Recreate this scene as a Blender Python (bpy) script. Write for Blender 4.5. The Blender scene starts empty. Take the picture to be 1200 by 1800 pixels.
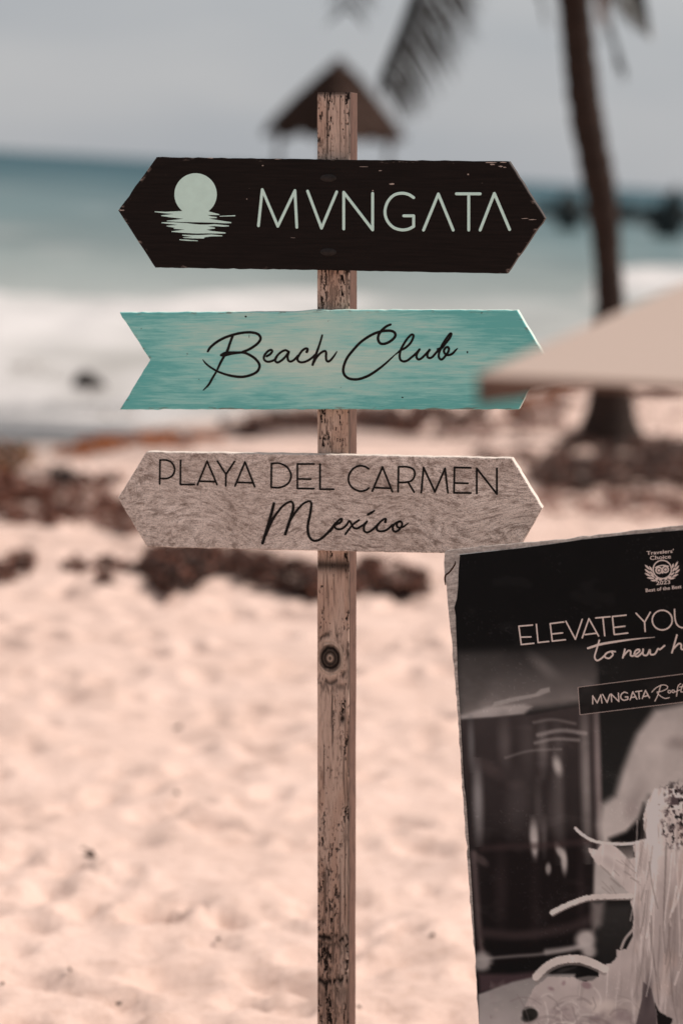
import bpy, math, random
import numpy as np
from mathutils import Matrix, Vector

random.seed(7)
rng = np.random.RandomState(11)
scene = bpy.context.scene
col = scene.collection
R = math.radians

# ------------------------------------------------------------------ camera
EYE = 1.85
CAM = np.array((0.0, 0.0, EYE))
PITCH = math.atan(599 * 0.02 / 85)
ROLL = math.atan(0.061)
R0 = np.array((1.0, 0, 0))
FW = np.array((0, math.cos(PITCH), -math.sin(PITCH)))
U0 = np.array((0, math.sin(PITCH), math.cos(PITCH)))
CR = math.cos(ROLL) * R0 + math.sin(ROLL) * U0
CU = -math.sin(ROLL) * R0 + math.cos(ROLL) * U0
SIGN_D = 4.25
cam_data = bpy.data.cameras.new('camera')
cam = bpy.data.objects.new('camera', cam_data)
col.objects.link(cam)
cam_data.sensor_fit = 'VERTICAL'
cam_data.sensor_height = 36
cam_data.sensor_width = 24
cam_data.lens = 85
cam_data.clip_start = 0.1
cam_data.clip_end = 60000
cam.matrix_world = Matrix((
    (CR[0], CU[0], -FW[0], CAM[0]),
    (CR[1], CU[1], -FW[1], CAM[1]),
    (CR[2], CU[2], -FW[2], CAM[2]),
    (0, 0, 0, 1)))
cam_data.dof.use_dof = True
cam_data.dof.focus_distance = 4.20
cam_data.dof.aperture_fstop = 2.0
scene.camera = cam

# ------------------------------------------------------------------ light
SUN_EL, SUN_AZ = 48.0, 68.0          # azimuth measured from +Y (the view) towards +X
sd = np.array((math.cos(R(SUN_EL)) * math.sin(R(SUN_AZ)), math.cos(R(SUN_EL)) * math.cos(R(SUN_AZ)), math.sin(R(SUN_EL))))
sun_data = bpy.data.lights.new('sun', 'SUN')
sun_data.energy = 5.0
sun_data.angle = R(0.53)
sun_data.color = (1.0, 0.93, 0.86)
sun = bpy.data.objects.new('sun', sun_data)
col.objects.link(sun)
sun.rotation_euler = Vector(tuple(-sd)).to_track_quat('-Z', 'Y').to_euler()
sun.location = (20, 10, 40)

world = bpy.data.worlds.new('World')
scene.world = world
world.use_nodes = True
wn, wl = world.node_tree.nodes, world.node_tree.links
wn.clear()
w_out = wn.new('ShaderNodeOutputWorld')
w_bg = wn.new('ShaderNodeBackground')
w_sky = wn.new('ShaderNodeTexSky')
w_sky.sky_type = 'NISHITA'
w_sky.sun_disc = False
w_sky.sun_elevation = R(SUN_EL)
w_sky.sun_rotation = R(SUN_AZ)
w_sky.dust_density = 2.5
w_sky.air_density = 1.2
w_bg.inputs['Strength'].default_value = 0.10
w_hs = wn.new('ShaderNodeHueSaturation')
w_hs.inputs['Saturation'].default_value = 0.45
w_geo = wn.new('ShaderNodeTexCoord')
w_map = wn.new('ShaderNodeMapping')
w_map.inputs['Scale'].default_value = (1.6, 1.6, 7.0)
w_map.inputs['Location'].default_value = (0.3, 0.1, 0.42)
w_noise = wn.new('ShaderNodeTexNoise')
w_noise.inputs['Scale'].default_value = 2.2
w_noise.inputs['Detail'].default_value = 4
w_noise.inputs['Roughness'].default_value = 0.45
w_ramp = wn.new('ShaderNodeValToRGB')
w_ramp.color_ramp.elements[0].position = 0.30
w_ramp.color_ramp.elements[0].color = (3.85, 4.18, 4.60, 1)
w_ramp.color_ramp.elements[1].position = 0.68
w_ramp.color_ramp.elements[1].color = (5.55, 5.55, 5.62, 1)
w_mix = wn.new('ShaderNodeMix')
w_mix.data_type = 'RGBA'
w_mix.inputs['Factor'].default_value = 0.85
wl.new(w_geo.outputs['Generated'], w_map.inputs['Vector'])
wl.new(w_map.outputs[0], w_noise.inputs['Vector'])
wl.new(w_noise.outputs['Fac'], w_ramp.inputs['Fac'])
wl.new(w_sky.outputs[0], w_hs.inputs['Color'])
wl.new(w_hs.outputs[0], w_mix.inputs['A'])
wl.new(w_ramp.outputs[0], w_mix.inputs['B'])
wl.new(w_mix.outputs['Result'], w_bg.inputs['Color'])
wl.new(w_bg.outputs[0], w_out.inputs['Surface'])

scene.view_settings.view_transform = 'Standard'
scene.view_settings.look = 'None'
scene.view_settings.exposure = 0.0
scene.view_settings.gamma = 1.0
scene.view_settings.use_curve_mapping = False
scene.render.engine = 'CYCLES'
scene.cycles.use_denoising = True
scene.cycles.max_bounces = 6
scene.cycles.sample_clamp_indirect = 6


# ------------------------------------------------------------------ geometry of the view, used to trace real positions
def ray(x, y):
    return FW + CR * ((x - 600) * 0.02 / 85) + CU * ((900 - y) * 0.02 / 85)


def P(x, y, d):
    return CAM + ray(x, y) * d


def on_plane(x, y, o, n):
    d = ray(x, y)
    return CAM + d * (np.dot(o - CAM, n) / np.dot(d, n))


def on_z(x, y, z):
    d = ray(x, y)
    return CAM + d * ((z - EYE) / d[2])


def to_px(p):
    q = np.asarray(p) - CAM
    f = q @ FW
    return 600 + (q @ CR) / f * 85 / 0.02, 900 - (q @ CU) / f * 85 / 0.02


def lin(c):
    c = np.asarray(c, float) / 255.0
    return np.where(c <= 0.04045, c / 12.92, ((c + 0.055) / 1.055) ** 2.4)


_tab = np.random.RandomState(3).rand(256, 256)


def vnoise(x, y, s=0):
    x = np.asarray(x, float) + s * 17.31
    y = np.asarray(y, float) + s * 9.17
    xi = np.floor(x).astype(int)
    yi = np.floor(y).astype(int)
    fx = x - xi
    fy = y - yi
    fx = fx * fx * (3 - 2 * fx)
    fy = fy * fy * (3 - 2 * fy)
    a = _tab[xi & 255, yi & 255]
    b = _tab[(xi + 1) & 255, yi & 255]
    c = _tab[xi & 255, (yi + 1) & 255]
    d = _tab[(xi + 1) & 255, (yi + 1) & 255]
    return (a * (1 - fx) + b * fx) * (1 - fy) + (c * (1 - fx) + d * fx) * fy


def fbm(x, y, o=4, s=0):
    t, a, n = 0, 0.5, 0
    for k in range(o):
        t = t + a * vnoise(np.asarray(x) * 2 ** k, np.asarray(y) * 2 ** k, s + k)
        n += a
        a *= 0.5
    return t / n


def sstep(a, b, x):
    t = np.clip((x - a) / (b - a), 0, 1)
    return t * t * (3 - 2 * t)


# ------------------------------------------------------------------ object helpers
WM = {}


def mesh_obj(name, verts, faces, mats, parent=None, frame=None, smooth=False, face_mat=None):
    me = bpy.data.meshes.new(name)
    verts = np.asarray(verts, float)
    me.from_pydata([tuple(v) for v in verts], [], [tuple(int(i) for i in f) for f in faces])
    for m in (mats if isinstance(mats, (list, tuple)) else [mats]):
        me.materials.append(m)
    if smooth:
        me.polygons.foreach_set('use_smooth', [True] * len(me.polygons))
    if face_mat is not None:
        me.polygons.foreach_set('material_index', list(face_mat))
    me.update()
    return link(name, me, parent, frame)


def link(name, me, parent=None, frame=None):
    o = bpy.data.objects.new(name, me)
    col.objects.link(o)
    place(o, parent, frame)
    return o


def place(o, parent, frame):
    w = frame if frame is not None else Matrix.Identity(4)
    WM[o.name] = w
    if parent is not None:
        o.parent = parent
        o.matrix_basis = WM[parent.name].inverted() @ w
    else:
        o.matrix_basis = w


def empty(name, loc):
    o = bpy.data.objects.new(name, None)
    col.objects.link(o)
    o.empty_display_size = 0.2
    place(o, None, Matrix.Translation(Vector(tuple(loc))))
    return o


def tag(o, label=None, cat=None, group=None, kind=None):
    if label:
        o['label'] = label
    if cat:
        o['category'] = cat
    if group:
        o['group'] = group
    if kind:
        o['kind'] = kind
    return o


def pattr(o, name, vals):
    me = o.data
    vals = np.asarray(vals, np.float32)
    if vals.ndim == 1:
        a = me.attributes.new(name, 'FLOAT', 'POINT')
        a.data.foreach_set('value', vals)
    else:
        a = me.attributes.new(name, 'FLOAT_COLOR', 'POINT')
        if vals.shape[1] == 3:
            vals = np.hstack([vals, np.ones((len(vals), 1), np.float32)])
        a.data.foreach_set('color', vals.ravel())


def grid_faces(nu, nv):
    i = np.arange(nu - 1)[None, :] + np.arange(nv - 1)[:, None] * nu
    return np.stack([i, i + 1, i + 1 + nu, i + nu], -1).reshape(-1, 4)


def grid_obj(name, V, nu, nv, mat, parent=None, frame=None, smooth=True):
    F = grid_faces(nu, nv)
    me = bpy.data.meshes.new(name)
    me.vertices.add(len(V))
    me.vertices.foreach_set('co', np.asarray(V, np.float32).ravel())
    me.loops.add(len(F) * 4)
    me.loops.foreach_set('vertex_index', F.ravel().astype(np.int32))
    me.polygons.add(len(F))
    me.polygons.foreach_set('loop_start', (np.arange(len(F)) * 4).astype(np.int32))
    me.polygons.foreach_set('loop_total', np.full(len(F), 4, np.int32))
    me.update(calc_edges=True)
    me.validate()
    me.polygons.foreach_set('use_smooth', [smooth] * len(me.polygons))
    me.materials.append(mat)
    return link(name, me, parent, frame)


# ------------------------------------------------------------------ materials
class NT:
    def __init__(self, name):
        self.m = bpy.data.materials.new(name)
        self.m.use_nodes = True
        self.t = self.m.node_tree
        self.n = self.t.nodes
        self.b = self.n['Principled BSDF']
        self.tc = None

    def new(self, t, **kw):
        x = self.n.new(t)
        for k, v in kw.items():
            setattr(x, k, v)
        return x

    def lk(self, a, b):
        self.t.links.new(a, b)

    def coord(self, scale=(1, 1, 1), rot=(0, 0, 0), loc=(0, 0, 0), src=None):
        if self.tc is None:
            self.tc = self.new('ShaderNodeTexCoord')
        mp = self.new('ShaderNodeMapping')
        mp.inputs['Scale'].default_value = scale
        mp.inputs['Rotation'].default_value = rot
        mp.inputs['Location'].default_value = loc
        self.lk(src if src is not None else self.tc.outputs['Object'], mp.inputs['Vector'])
        return mp.outputs[0]

    def noise(self, vec, scale=1.0, detail=4, rough=0.55, dist=0.0):
        x = self.new('ShaderNodeTexNoise')
        x.inputs['Scale'].default_value = scale
        x.inputs['Detail'].default_value = detail
        x.inputs['Roughness'].default_value = rough
        x.inputs['Distortion'].default_value = dist
        self.lk(vec, x.inputs['Vector'])
        return x.outputs['Fac']

    def ramp(self, fac, stops):
        x = self.new('ShaderNodeValToRGB')
        e = x.color_ramp.elements
        while len(e) < len(stops):
            e.new(0.5)
        for k, (p, c) in enumerate(stops):
            e[k].position = p
            c = (c, c, c) if not hasattr(c, '__len__') else c
            e[k].color = (c[0], c[1], c[2], 1)
        self.lk(fac, x.inputs['Fac'])
        return x.outputs['Color']

    def math(self, op, a, b=None, clamp=False):
        x = self.new('ShaderNodeMath', operation=op, use_clamp=clamp)
        for i, v in enumerate((a, b)):
            if v is None:
                continue
            if isinstance(v, (int, float)):
                x.inputs[i].default_value = v
            else:
                self.lk(v, x.inputs[i])
        return x.outputs[0]

    def mix(self, fac, a, b, mode='MIX'):
        x = self.new('ShaderNodeMix', data_type='RGBA', blend_type=mode)
        for nm, v in (('Factor', fac), ('A', a), ('B', b)):
            s = [i for i in x.inputs if i.name == nm and (i.type == 'RGBA' or nm == 'Factor')][0]
            if isinstance(v, (int, float)):
                s.default_value = v
            elif isinstance(v, (tuple, list, np.ndarray)):
                s.default_value = (v[0], v[1], v[2], 1)
            else:
                self.lk(v, s)
        return [o for o in x.outputs if o.type == 'RGBA'][0]

    def attr(self, name, fac=False):
        x = self.new('ShaderNodeAttribute', attribute_name=name)
        return x.outputs['Fac'] if fac else x.outputs['Color']

    def sep(self, vec=None):
        if self.tc is None:
            self.tc = self.new('ShaderNodeTexCoord')
        x = self.new('ShaderNodeSeparateXYZ')
        self.lk(vec if vec is not None else self.tc.outputs['Object'], x.inputs[0])
        return x.outputs

    def bump(self, h, strength=0.5, dist=0.001):
        x = self.new('ShaderNodeBump')
        x.inputs['Strength'].default_value = strength
        x.inputs['Distance'].default_value = dist
        self.lk(h, x.inputs['Height'])
        self.lk(x.outputs[0], self.b.inputs['Normal'])

    def base(self, c):
        s = self.b.inputs['Base Color']
        if isinstance(c, (tuple, list, np.ndarray)):
            s.default_value = (c[0], c[1], c[2], 1)
        else:
            self.lk(c, s)

    def fin(self, rough=0.6, spec=0.3):
        if isinstance(rough, (int, float)):
            self.b.inputs['Roughness'].default_value = rough
        else:
            self.lk(rough, self.b.inputs['Roughness'])
        self.b.inputs['Specular IOR Level'].default_value = spec
        return self.m


def plain(name, c, rough=0.6, spec=0.25, var=0.0, vscale=30):
    m = NT(name)
    if var:
        n = m.noise(m.coord(), vscale, 4)
        f = m.ramp(n, [(0.3, 1 - var), (0.7, 1 + var)])
        m.base(m.mix(1.0, tuple(c), f, 'MULTIPLY'))
    else:
        m.base(c)
    return m.fin(rough, spec)


# ------------------------------------------------------------------ ground: sand sheet with beach slope
SEA_Z = -0.12
sh_a = on_z(20, 772, SEA_Z)
sh_b = on_z(960, 625, SEA_Z)
sh_t = (sh_b - sh_a)[:2]
sh_t = sh_t / np.linalg.norm(sh_t)
sh_n = np.array((-sh_t[1], sh_t[0]))
if sh_n[1] < 0:
    sh_n = -sh_n


def shore(x, y):
    return (x - sh_a[0]) * sh_n[0] + (y - sh_a[1]) * sh_n[1]


def beach_z(x, y):
    s = shore(x, y)
    a = SEA_Z - 0.035 * s - 0.06 * sstep(0, 12, s)
    k = 0.05
    h = np.clip(0.5 + 0.5 * (a - 0.0) / k, 0, 1)       # smooth minimum with 0
    z = a * (1 - h) + 0 * h - k * h * (1 - h)
    return np.maximum(z, -4.0)


def axis(lo, hi, d0, d1, step, grow=1.22):
    c = list(np.arange(d0, d1 + step * 0.5, step))
    s, v = step, c[-1]
    while v < hi:
        s *= grow
        v += s
        c.append(v)
    s, v = step, c[0]
    pre = []
    while v > lo:
        s *= grow
        v -= s
        pre.append(v)
    return np.array(pre[::-1] + c)


xs = axis(-300, 300, -2.6, 2.9, 0.026)
ys = axis(-60, 420, 4.7, 16.5, 0.034)
gx, gy = np.meshgrid(xs, ys)
relief = 0.030 * (fbm(gx * 1.6, gy * 1.3, 3, 1) - 0.5) + 0.040 * (fbm(gx * 4.6, gy * 3.4, 3, 5) - 0.5)
relief = relief + 0.022 * (fbm(gx * 2.6, gy * 7.5, 3, 13) - 0.5) + 0.022 * (fbm(gx * 9.0, gy * 9.0, 3, 15) - 0.5)
n_fp = 2100
fp = np.zeros_like(gx)
for k in range(n_fp):
    cx, cy = rng.uniform(-2.9, 3.2), 4.6 + 12.0 * rng.rand() ** 1.5
    a = rng.uniform(0, math.pi)
    q_ = 0.75 if (cy < 8.5 and rng.rand() < 0.7) else 1.0
    L, W = q_ * rng.uniform(0.045, 0.12), q_ * rng.uniform(0.035, 0.065)
    dpt = rng.uniform(0.010, 0.031)
    m = (np.abs(gx - cx) < 0.42) & (np.abs(gy - cy) < 0.42)
    if not m.any():
        continue
    dx, dy = gx[m] - cx, gy[m] - cy
    u = (dx * math.cos(a) + dy * math.sin(a)) / L
    v = (-dx * math.sin(a) + dy * math.cos(a)) / W
    q = np.sqrt(u * u + v * v)
    fp[m] += -dpt * np.exp(-(q ** 3) * 0.7) + 0.40 * dpt * np.exp(-((q - 1.55) / 0.4) ** 2)
fade = sstep(-3.2, -2.6, gx) * (1 - sstep(2.9, 3.4, gx)) * sstep(3.8, 4.7, gy) * (1 - sstep(15, 18, gy))
wet_s = sstep(-2.5, -0.2, shore(gx, gy))
gz = beach_z(gx, gy) + (relief + fp) * fade * (1 - 0.9 * wet_s)

ms = NT('sand')
n1 = ms.noise(ms.coord(), 2.2, 5)
n2 = ms.noise(ms.coord(), 26, 5)
n3 = ms.noise(ms.coord(), 420, 2)
c1 = ms.ramp(n1, [(0.25, (0.590, 0.418, 0.350)), (0.75, (0.675, 0.496, 0.428))])
c2 = ms.ramp(n2, [(0.28, (0.86, 0.83, 0.81)), (0.55, (1, 1, 1))])
c3 = ms.ramp(n3, [(0.30, (0.80, 0.78, 0.76)), (0.55, (1, 1, 1))])
cc = ms.mix(1.0, ms.mix(1.0, c1, c2, 'MULTIPLY'), c3, 'MULTIPLY')
wet = ms.attr('wet', True)
cc = ms.mix(wet, cc, (0.40, 0.31, 0.265))
ms.base(cc)
ms.bump(ms.math('ADD', n2, ms.math('MULTIPLY', n3, 0.25)), 0.5, 0.01)
rr = ms.math('SUBTRACT', 0.85, ms.math('MULTIPLY', wet, 0.45))
M_SAND = ms.fin(rr, 0.25)
sand = grid_obj('sand', np.stack([gx, gy, gz], -1).reshape(-1, 3), len(xs), len(ys), M_SAND)
tag(sand, 'pale pink beach sand trodden into shallow footprints', kind='structure')
pattr(sand, 'wet', sstep(-1.3, 0.0, shore(gx, gy) + 0.5 * (fbm(gx * 0.5, gy * 0.5, 2, 9) - 0.5)).ravel())


SX, SY, SZ = xs.copy(), ys.copy(), gz.copy()


def sand_h(x, y):
    i = int(np.clip(np.searchsorted(SX, x) - 1, 0, len(SX) - 2))
    j = int(np.clip(np.searchsorted(SY, y) - 1, 0, len(SY) - 2))
    u = (x - SX[i]) / (SX[i + 1] - SX[i])
    v = (y - SY[j]) / (SY[j + 1] - SY[j])
    return float((SZ[j, i] * (1 - u) + SZ[j, i + 1] * u) * (1 - v) + (SZ[j + 1, i] * (1 - u) + SZ[j + 1, i + 1] * u) * v)


def on_beach(x, y, it=5):
    z = 0.0
    p = on_z(x, y, z)
    for _ in range(it):
        z = float(beach_z(p[0], p[1]))
        p = on_z(x, y, max(z, SEA_Z))
    return p


# ------------------------------------------------------------------ sea
xs = axis(-30000, 30000, -9, 16, 0.16, 1.25)
ys = axis(11, 40000, 13, 62, 0.14, 1.12)
gx, gy = np.meshgrid(xs, ys)
px, py = to_px(np.stack([gx, gy, np.full_like(gx, SEA_Z)], -1))
inv = 1 / np.maximum(1, gy)
dist = gy
swell = 0.05 * np.sin((gx * sh_n[0] + gy * sh_n[1]) * 0.55 + 2.2 * fbm(gx * 0.06, gy * 0.06, 2, 4)) * sstep(2, 12, shore(gx, gy))
chop = 0.10 * (fbm(gx * 0.8, gy * 1.3, 3, 2) - 0.5) * sstep(0.5, 8, shore(gx, gy)) + 0.02 * (fbm(gx * 2.5, gy * 2.5, 2, 8) - 0.5)


def soft_band(v, lo, hi, b):
    return sstep(lo - b, lo + b, v) * (1 - sstep(hi - b, hi + b, v))


nz1 = fbm(gx * 0.45, gy * 0.22, 3, 21)
nz2 = fbm(gx * 2.2, gy * 0.9, 3, 23)
sdist = shore(gx, gy)
# breaking wave: a broad band of white water in front of the left shore, thinning towards the right
yb0 = np.interp(px, [-400, 0, 250, 520, 640, 1000, 1080, 1200, 1700], [505, 524, 529, 524, 530, 535, 474, 470, 474])
yb1 = np.interp(px, [-400, 0, 250, 520, 640, 1000, 1080, 1200, 1700], [600, 612, 618, 600, 560, 560, 522, 540, 560])
foam = soft_band(py + 44 * (nz1 - 0.5), yb0, yb1, 8) * (0.70 + 0.30 * sstep(0.38, 0.58, fbm(gx * 1.1, gy * 0.35, 3, 33))) * np.interp(px, [-400, 250, 560, 700, 1020, 1085, 1700], [1, 1, 0.95, 0.30, 0.30, 1, 1])
# thinner wash of foam between the breaker and the sand
wash = soft_band(py, yb1, 760, 18) * sstep(0.40, 0.62, fbm(gx * 0.9, gy * 0.32, 3, 31)) * np.interp(px, [-300, 200, 520, 900], [0.85, 0.8, 0.55, 0.40])
wash2 = 0.75 * soft_band(py + 20 * (nz2 - .5), 668, 704, 7) * (1 - sstep(90, 200, px))
foam = np.clip(np.maximum(np.maximum(foam, wash), wash2), 0, 1)
# small white caps far out
caps = 0.16 * sstep(0.70, 0.80, fbm(gx * 0.30, gy * 0.12, 3, 41)) * soft_band(gy, 36, 220, 10)
foam = np.clip(np.maximum(foam, caps), 0, 1)
lump = 0.16 * soft_band(py, yb0, yb1, 14) * foam * (0.4 + nz2)
sz = SEA_Z + swell + chop + lump + 0.012
far = sstep(60, 300, gy)
sz = sz * (1 - far) + (SEA_Z + 0.3 * swell) * far
stops = [14, 20, 26, 34, 48, 75, 130, 230, 420, 2000]
cols = lin([(160, 153, 148), (162, 157, 152), (160, 159, 155), (142, 146, 143), (122, 131, 129), (94, 112, 114), (80, 101, 105), (54, 84, 91), (40, 73, 82), (40, 72, 81)])
dn = gy * (1 + 0.45 * (fbm(gx * 0.10, gy * 0.05, 3, 51) - 0.5))
mott = (0.80 + 0.42 * fbm(gx * 0.22, gy * 0.10, 4, 57))[..., None]
wc = mott * np.stack([np.interp(np.log(dn), np.log(stops), cols[:, k]) for k in range(3)], -1)
mw = NT('sea_water')
wcol = mw.attr('water_colour')
foam_a = mw.attr('foam', True)
fn = mw.noise(mw.coord((1, 0.6, 1)), 6, 5, 0.6)
ff = mw.math('MULTIPLY', foam_a, mw.ramp(fn, [(0.30, 0.75), (0.5, 1.0)]), True)
dif = mw.new('ShaderNodeBsdfDiffuse')
mw.lk(mw.mix(ff, wcol, (0.53, 0.50, 0.49)), dif.inputs['Color'])
glo = mw.new('ShaderNodeBsdfGlossy')
glo.inputs['Roughness'].default_value = 0.22
bmp = mw.new('ShaderNodeBump')
bmp.inputs['Strength'].default_value = 0.6
bmp.inputs['Distance'].default_value = 0.12
mw.lk(mw.noise(mw.coord((0.7, 1.6, 1)), 2.4, 4, 0.55), bmp.inputs['Height'])
mw.lk(bmp.outputs[0], glo.inputs['Normal'])
mw.lk(bmp.outputs[0], dif.inputs['Normal'])
msh = mw.new('ShaderNodeMixShader')
mw.lk(mw.math('MULTIPLY', mw.math('SUBTRACT', 1.0, ff), 0.16), msh.inputs[0])
mw.lk(dif.outputs[0], msh.inputs[1])
mw.lk(glo.outputs[0], msh.inputs[2])
mw.lk(msh.outputs[0], mw.n['Material Output'].inputs['Surface'])
sea = grid_obj('sea', np.stack([gx, gy, sz], -1).reshape(-1, 3), len(xs), len(ys), mw.m)
tag(sea, 'teal sea with a pale breaking wave rolling in', kind='structure')
pattr(sea, 'water_colour', wc.reshape(-1, 3))
pattr(sea, 'foam', foam.ravel())


# ------------------------------------------------------------------ rocks and boulders
def rock_mesh(name, sx, sy, sz_, seed, mat, sub=3):
    import bmesh
    bm = bmesh.new()
    bmesh.ops.create_icosphere(bm, subdivisions=sub, radius=1)
    r = random.Random(seed)
    planes = []
    for k in range(9):
        v = Vector((r.gauss(0, 1), r.gauss(0, 1), r.gauss(0, 1))).normalized()
        planes.append((v, r.uniform(0.62, 0.9)))
    for v in bm.verts:
        p = v.co.copy()
        for n, d in planes:
            t = p.dot(n)
            if t > d:
                p -= n * (t - d) * 0.85
        p *= 1 + 0.12 * (float(vnoise(p.x * 3 + seed, p.y * 3 + p.z * 2.3, seed)) - 0.5)
        v.co = Vector((p.x * sx, p.y * sy, p.z * sz_))
    me = bpy.data.meshes.new(name)
    bm.to_mesh(me)
    bm.free()
    me.materials.append(mat)
    me.polygons.foreach_set('use_smooth', [True] * len(me.polygons))
    return me


M_ROCK = plain('wet_rock', (0.040, 0.032, 0.028), 0.6, 0.3, 0.35, 9)
M_BOULDER = plain('far_boulder', (0.020, 0.025, 0.026), 0.85, 0.1, 0.4, 2)


def add_rock(name, x, y, wpx, hpx, seed, mat, label, cat, group=None, z=SEA_Z, squash=1.0, depth=None):
    p = on_z(x, y, z)
    d = (p - CAM) @ FW
    w, h = 1.15 * wpx / 2 * d / 4250, 1.2 * hpx * d / 4250
    o = link(name, rock_mesh(name, w, w * squash, h * 0.75, seed, mat), None,
             Matrix.Translation(Vector((p[0], p[1], z + h * 0.22))) @ Matrix.Rotation(seed, 4, 'Z'))
    tag(o, label, cat, group)
    return o


add_rock('rock', 156, 683, 54, 28, 4, M_ROCK, 'small dark rock standing alone in the white wash left of the teal sign', 'rock')
bl = [  # centre x, base y, width, height, label
    (962, 380, 36, 22, 'low grey boulder just right of the black sign tip'),
    (995, 404, 36, 62, 'dark upright boulder between the black sign tip and the palm trunk'),
    (1030, 384, 36, 26, 'dark boulder partly hidden by the left edge of the palm trunk'),
    (1096, 389, 40, 28, 'dark boulder touching the right edge of the palm trunk'),
    (1126, 390, 30, 24, 'low boulder second to the right of the palm trunk'),
    (1172, 418, 46, 84, 'tallest black boulder standing upright at far right of the breakwater'),
    (1150, 400, 24, 44, 'narrow boulder leaning on the left side of the tallest boulder'),
    (1198, 396, 34, 34, 'boulder cut by the right frame edge beside the tallest boulder'),
]
for k, (x, y, w, h, lb) in enumerate(bl):
    add_rock('boulder', x, y, w, h, 20 + k, M_BOULDER, lb, 'boulder', 'boulders of the far breakwater', squash=1.4)


# ------------------------------------------------------------------ seaweed strewn on the sand
def in_poly(x, y, pts):
    n = len(pts)
    c = np.zeros(len(x), bool)
    for i in range(n):
        x1, y1 = pts[i]
        x2, y2 = pts[(i + 1) % n]
        if y1 == y2:
            continue
        t = ((y1 > y) != (y2 > y)) & (x < (x2 - x1) * (y - y1) / (y2 - y1) + x1)
        c ^= t
    return c


BROWN, RED, ORANGE, OLIVE = (0.028, 0.013, 0.009), (0.165, 0.056, 0.033), (0.42, 0.135, 0.040), (0.12, 0.09, 0.03)
patches = [  # outline in the photograph, cover, colours, height of the heap
    ([(-60, 790), (20, 782), (60, 796), (52, 832), (-60, 838)], 1.3, (OLIVE, ORANGE, BROWN), 0.05),
    ([(100, 800), (160, 776), (260, 768), (400, 764), (400, 780), (260, 788), (150, 806), (110, 812)], 2.0, (ORANGE, ORANGE, RED), 0.04),
    ([(390, 752), (470, 738), (560, 728), (660, 720), (860, 716), (860, 742), (760, 764), (640, 760), (560, 760), (420, 768)], 2.6, (RED, BROWN, BROWN), 0.06),
    ([(90, 840), (118, 826), (145, 838), (140, 852), (95, 854)], 2.4, (BROWN, BROWN), 0.06),
    ([(150, 846), (200, 834), (232, 842), (200, 852), (150, 852)], 1.2, (BROWN, RED), 0.03),
    ([(-60, 862), (30, 850), (90, 866), (130, 880), (60, 892), (-60, 890)], 2.2, (RED, BROWN, RED), 0.05),
    ([(50, 905), (110, 896), (150, 914), (110, 930), (60, 922)], 1.3, (BROWN, RED), 0.04),
    ([(160, 880), (230, 876), (240, 896), (180, 898)], 1.6, (BROWN, RED), 0.04),
    ([(-40, 895), (40, 905), (60, 920), (-40, 925)], 1.0, (RED, BROWN), 0.03),
    ([(190, 925), (255, 930), (285, 948), (215, 944)], 1.8, (BROWN, RED), 0.03),
    ([(-40, 990), (55, 975), (60, 1012), (10, 1024), (-40, 1020)], 0.9, (RED, BROWN), 0.03),
    ([(95, 1000), (190, 992), (260, 1000), (200, 1010), (120, 1010)], 1.3, (RED, BROWN), 0.03),
    ([(168, 1000), (200, 1000), (196, 1036), (178, 1044)], 1.4, (RED, BROWN), 0.03),
    ([(230, 1010), (262, 975), (340, 966), (420, 970), (480, 985), (560, 1008), (640, 1010), (770, 1040), (765, 1052), (640, 1046), (540, 1056), (460, 1034), (380, 1016), (300, 1052), (258, 1030)], 1.9, (BROWN, RED, BROWN), 0.05),
    ([(630, 985), (700, 990), (750, 1015), (700, 1022), (632, 1012)], 1.2, (RED, BROWN), 0.03),
    ([(900, 690), (1030, 640), (1040, 668), (1010, 700), (920, 730), (880, 742)], 1.7, (RED, ORANGE, RED, BROWN), 0.05),
    ([(890, 725), (990, 705), (1030, 720), (960, 745), (890, 748)], 1.6, (RED, BROWN), 0.05),
    ([(1090, 690), (1150, 668), (1200, 672), (1200, 690), (1120, 705)], 1.5, (RED, BROWN), 0.04),
    ([(920, 838), (960, 800), (1010, 770), (1060, 760), (1120, 770), (1260, 790), (1260, 850), (1180, 866), (1100, 860), (1030, 872), (950, 862)], 2.4, (BROWN, RED, BROWN, BROWN), 0.06),  # seaweed; its dense dark colour also stands in for shade round the palm
    ([(640, 742), (760, 730), (880, 736), (1010, 742), (1000, 762), (840, 772), (700, 766)], 0.8, (RED, RED, BROWN), 0.03),
    ([(-60, 840), (60, 830), (160, 850), (250, 880), (250, 925), (120, 935), (-60, 915)], 0.55, (RED, RED, BROWN), 0.03),
    ([(1020, 700), (1200, 690), (1260, 720), (1200, 750), (1120, 760), (1020, 740)], 0.15, (RED, BROWN), 0.03),
    ([(930, 868), (1260, 866), (1260, 925), (930, 905)], 0.40, (RED, RED), 0.02),
    ([(800, 800), (930, 795), (950, 808), (860, 812)], 1.4, (RED, BROWN), 0.04),
    ([(930, 880), (1100, 872), (1260, 880), (1260, 905), (1080, 900)], 0.45, (RED, BROWN), 0.03),
    ([(140, 722), (205, 724), (260, 738), (190, 742)], 0.5, (RED, OLIVE), 0.02),
    ([(20, 645), (90, 640), (95, 660), (30, 664)], 0.4, (OLIVE, BROWN), 0.02),
]
SV, SF, SC = [], [], []
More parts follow.
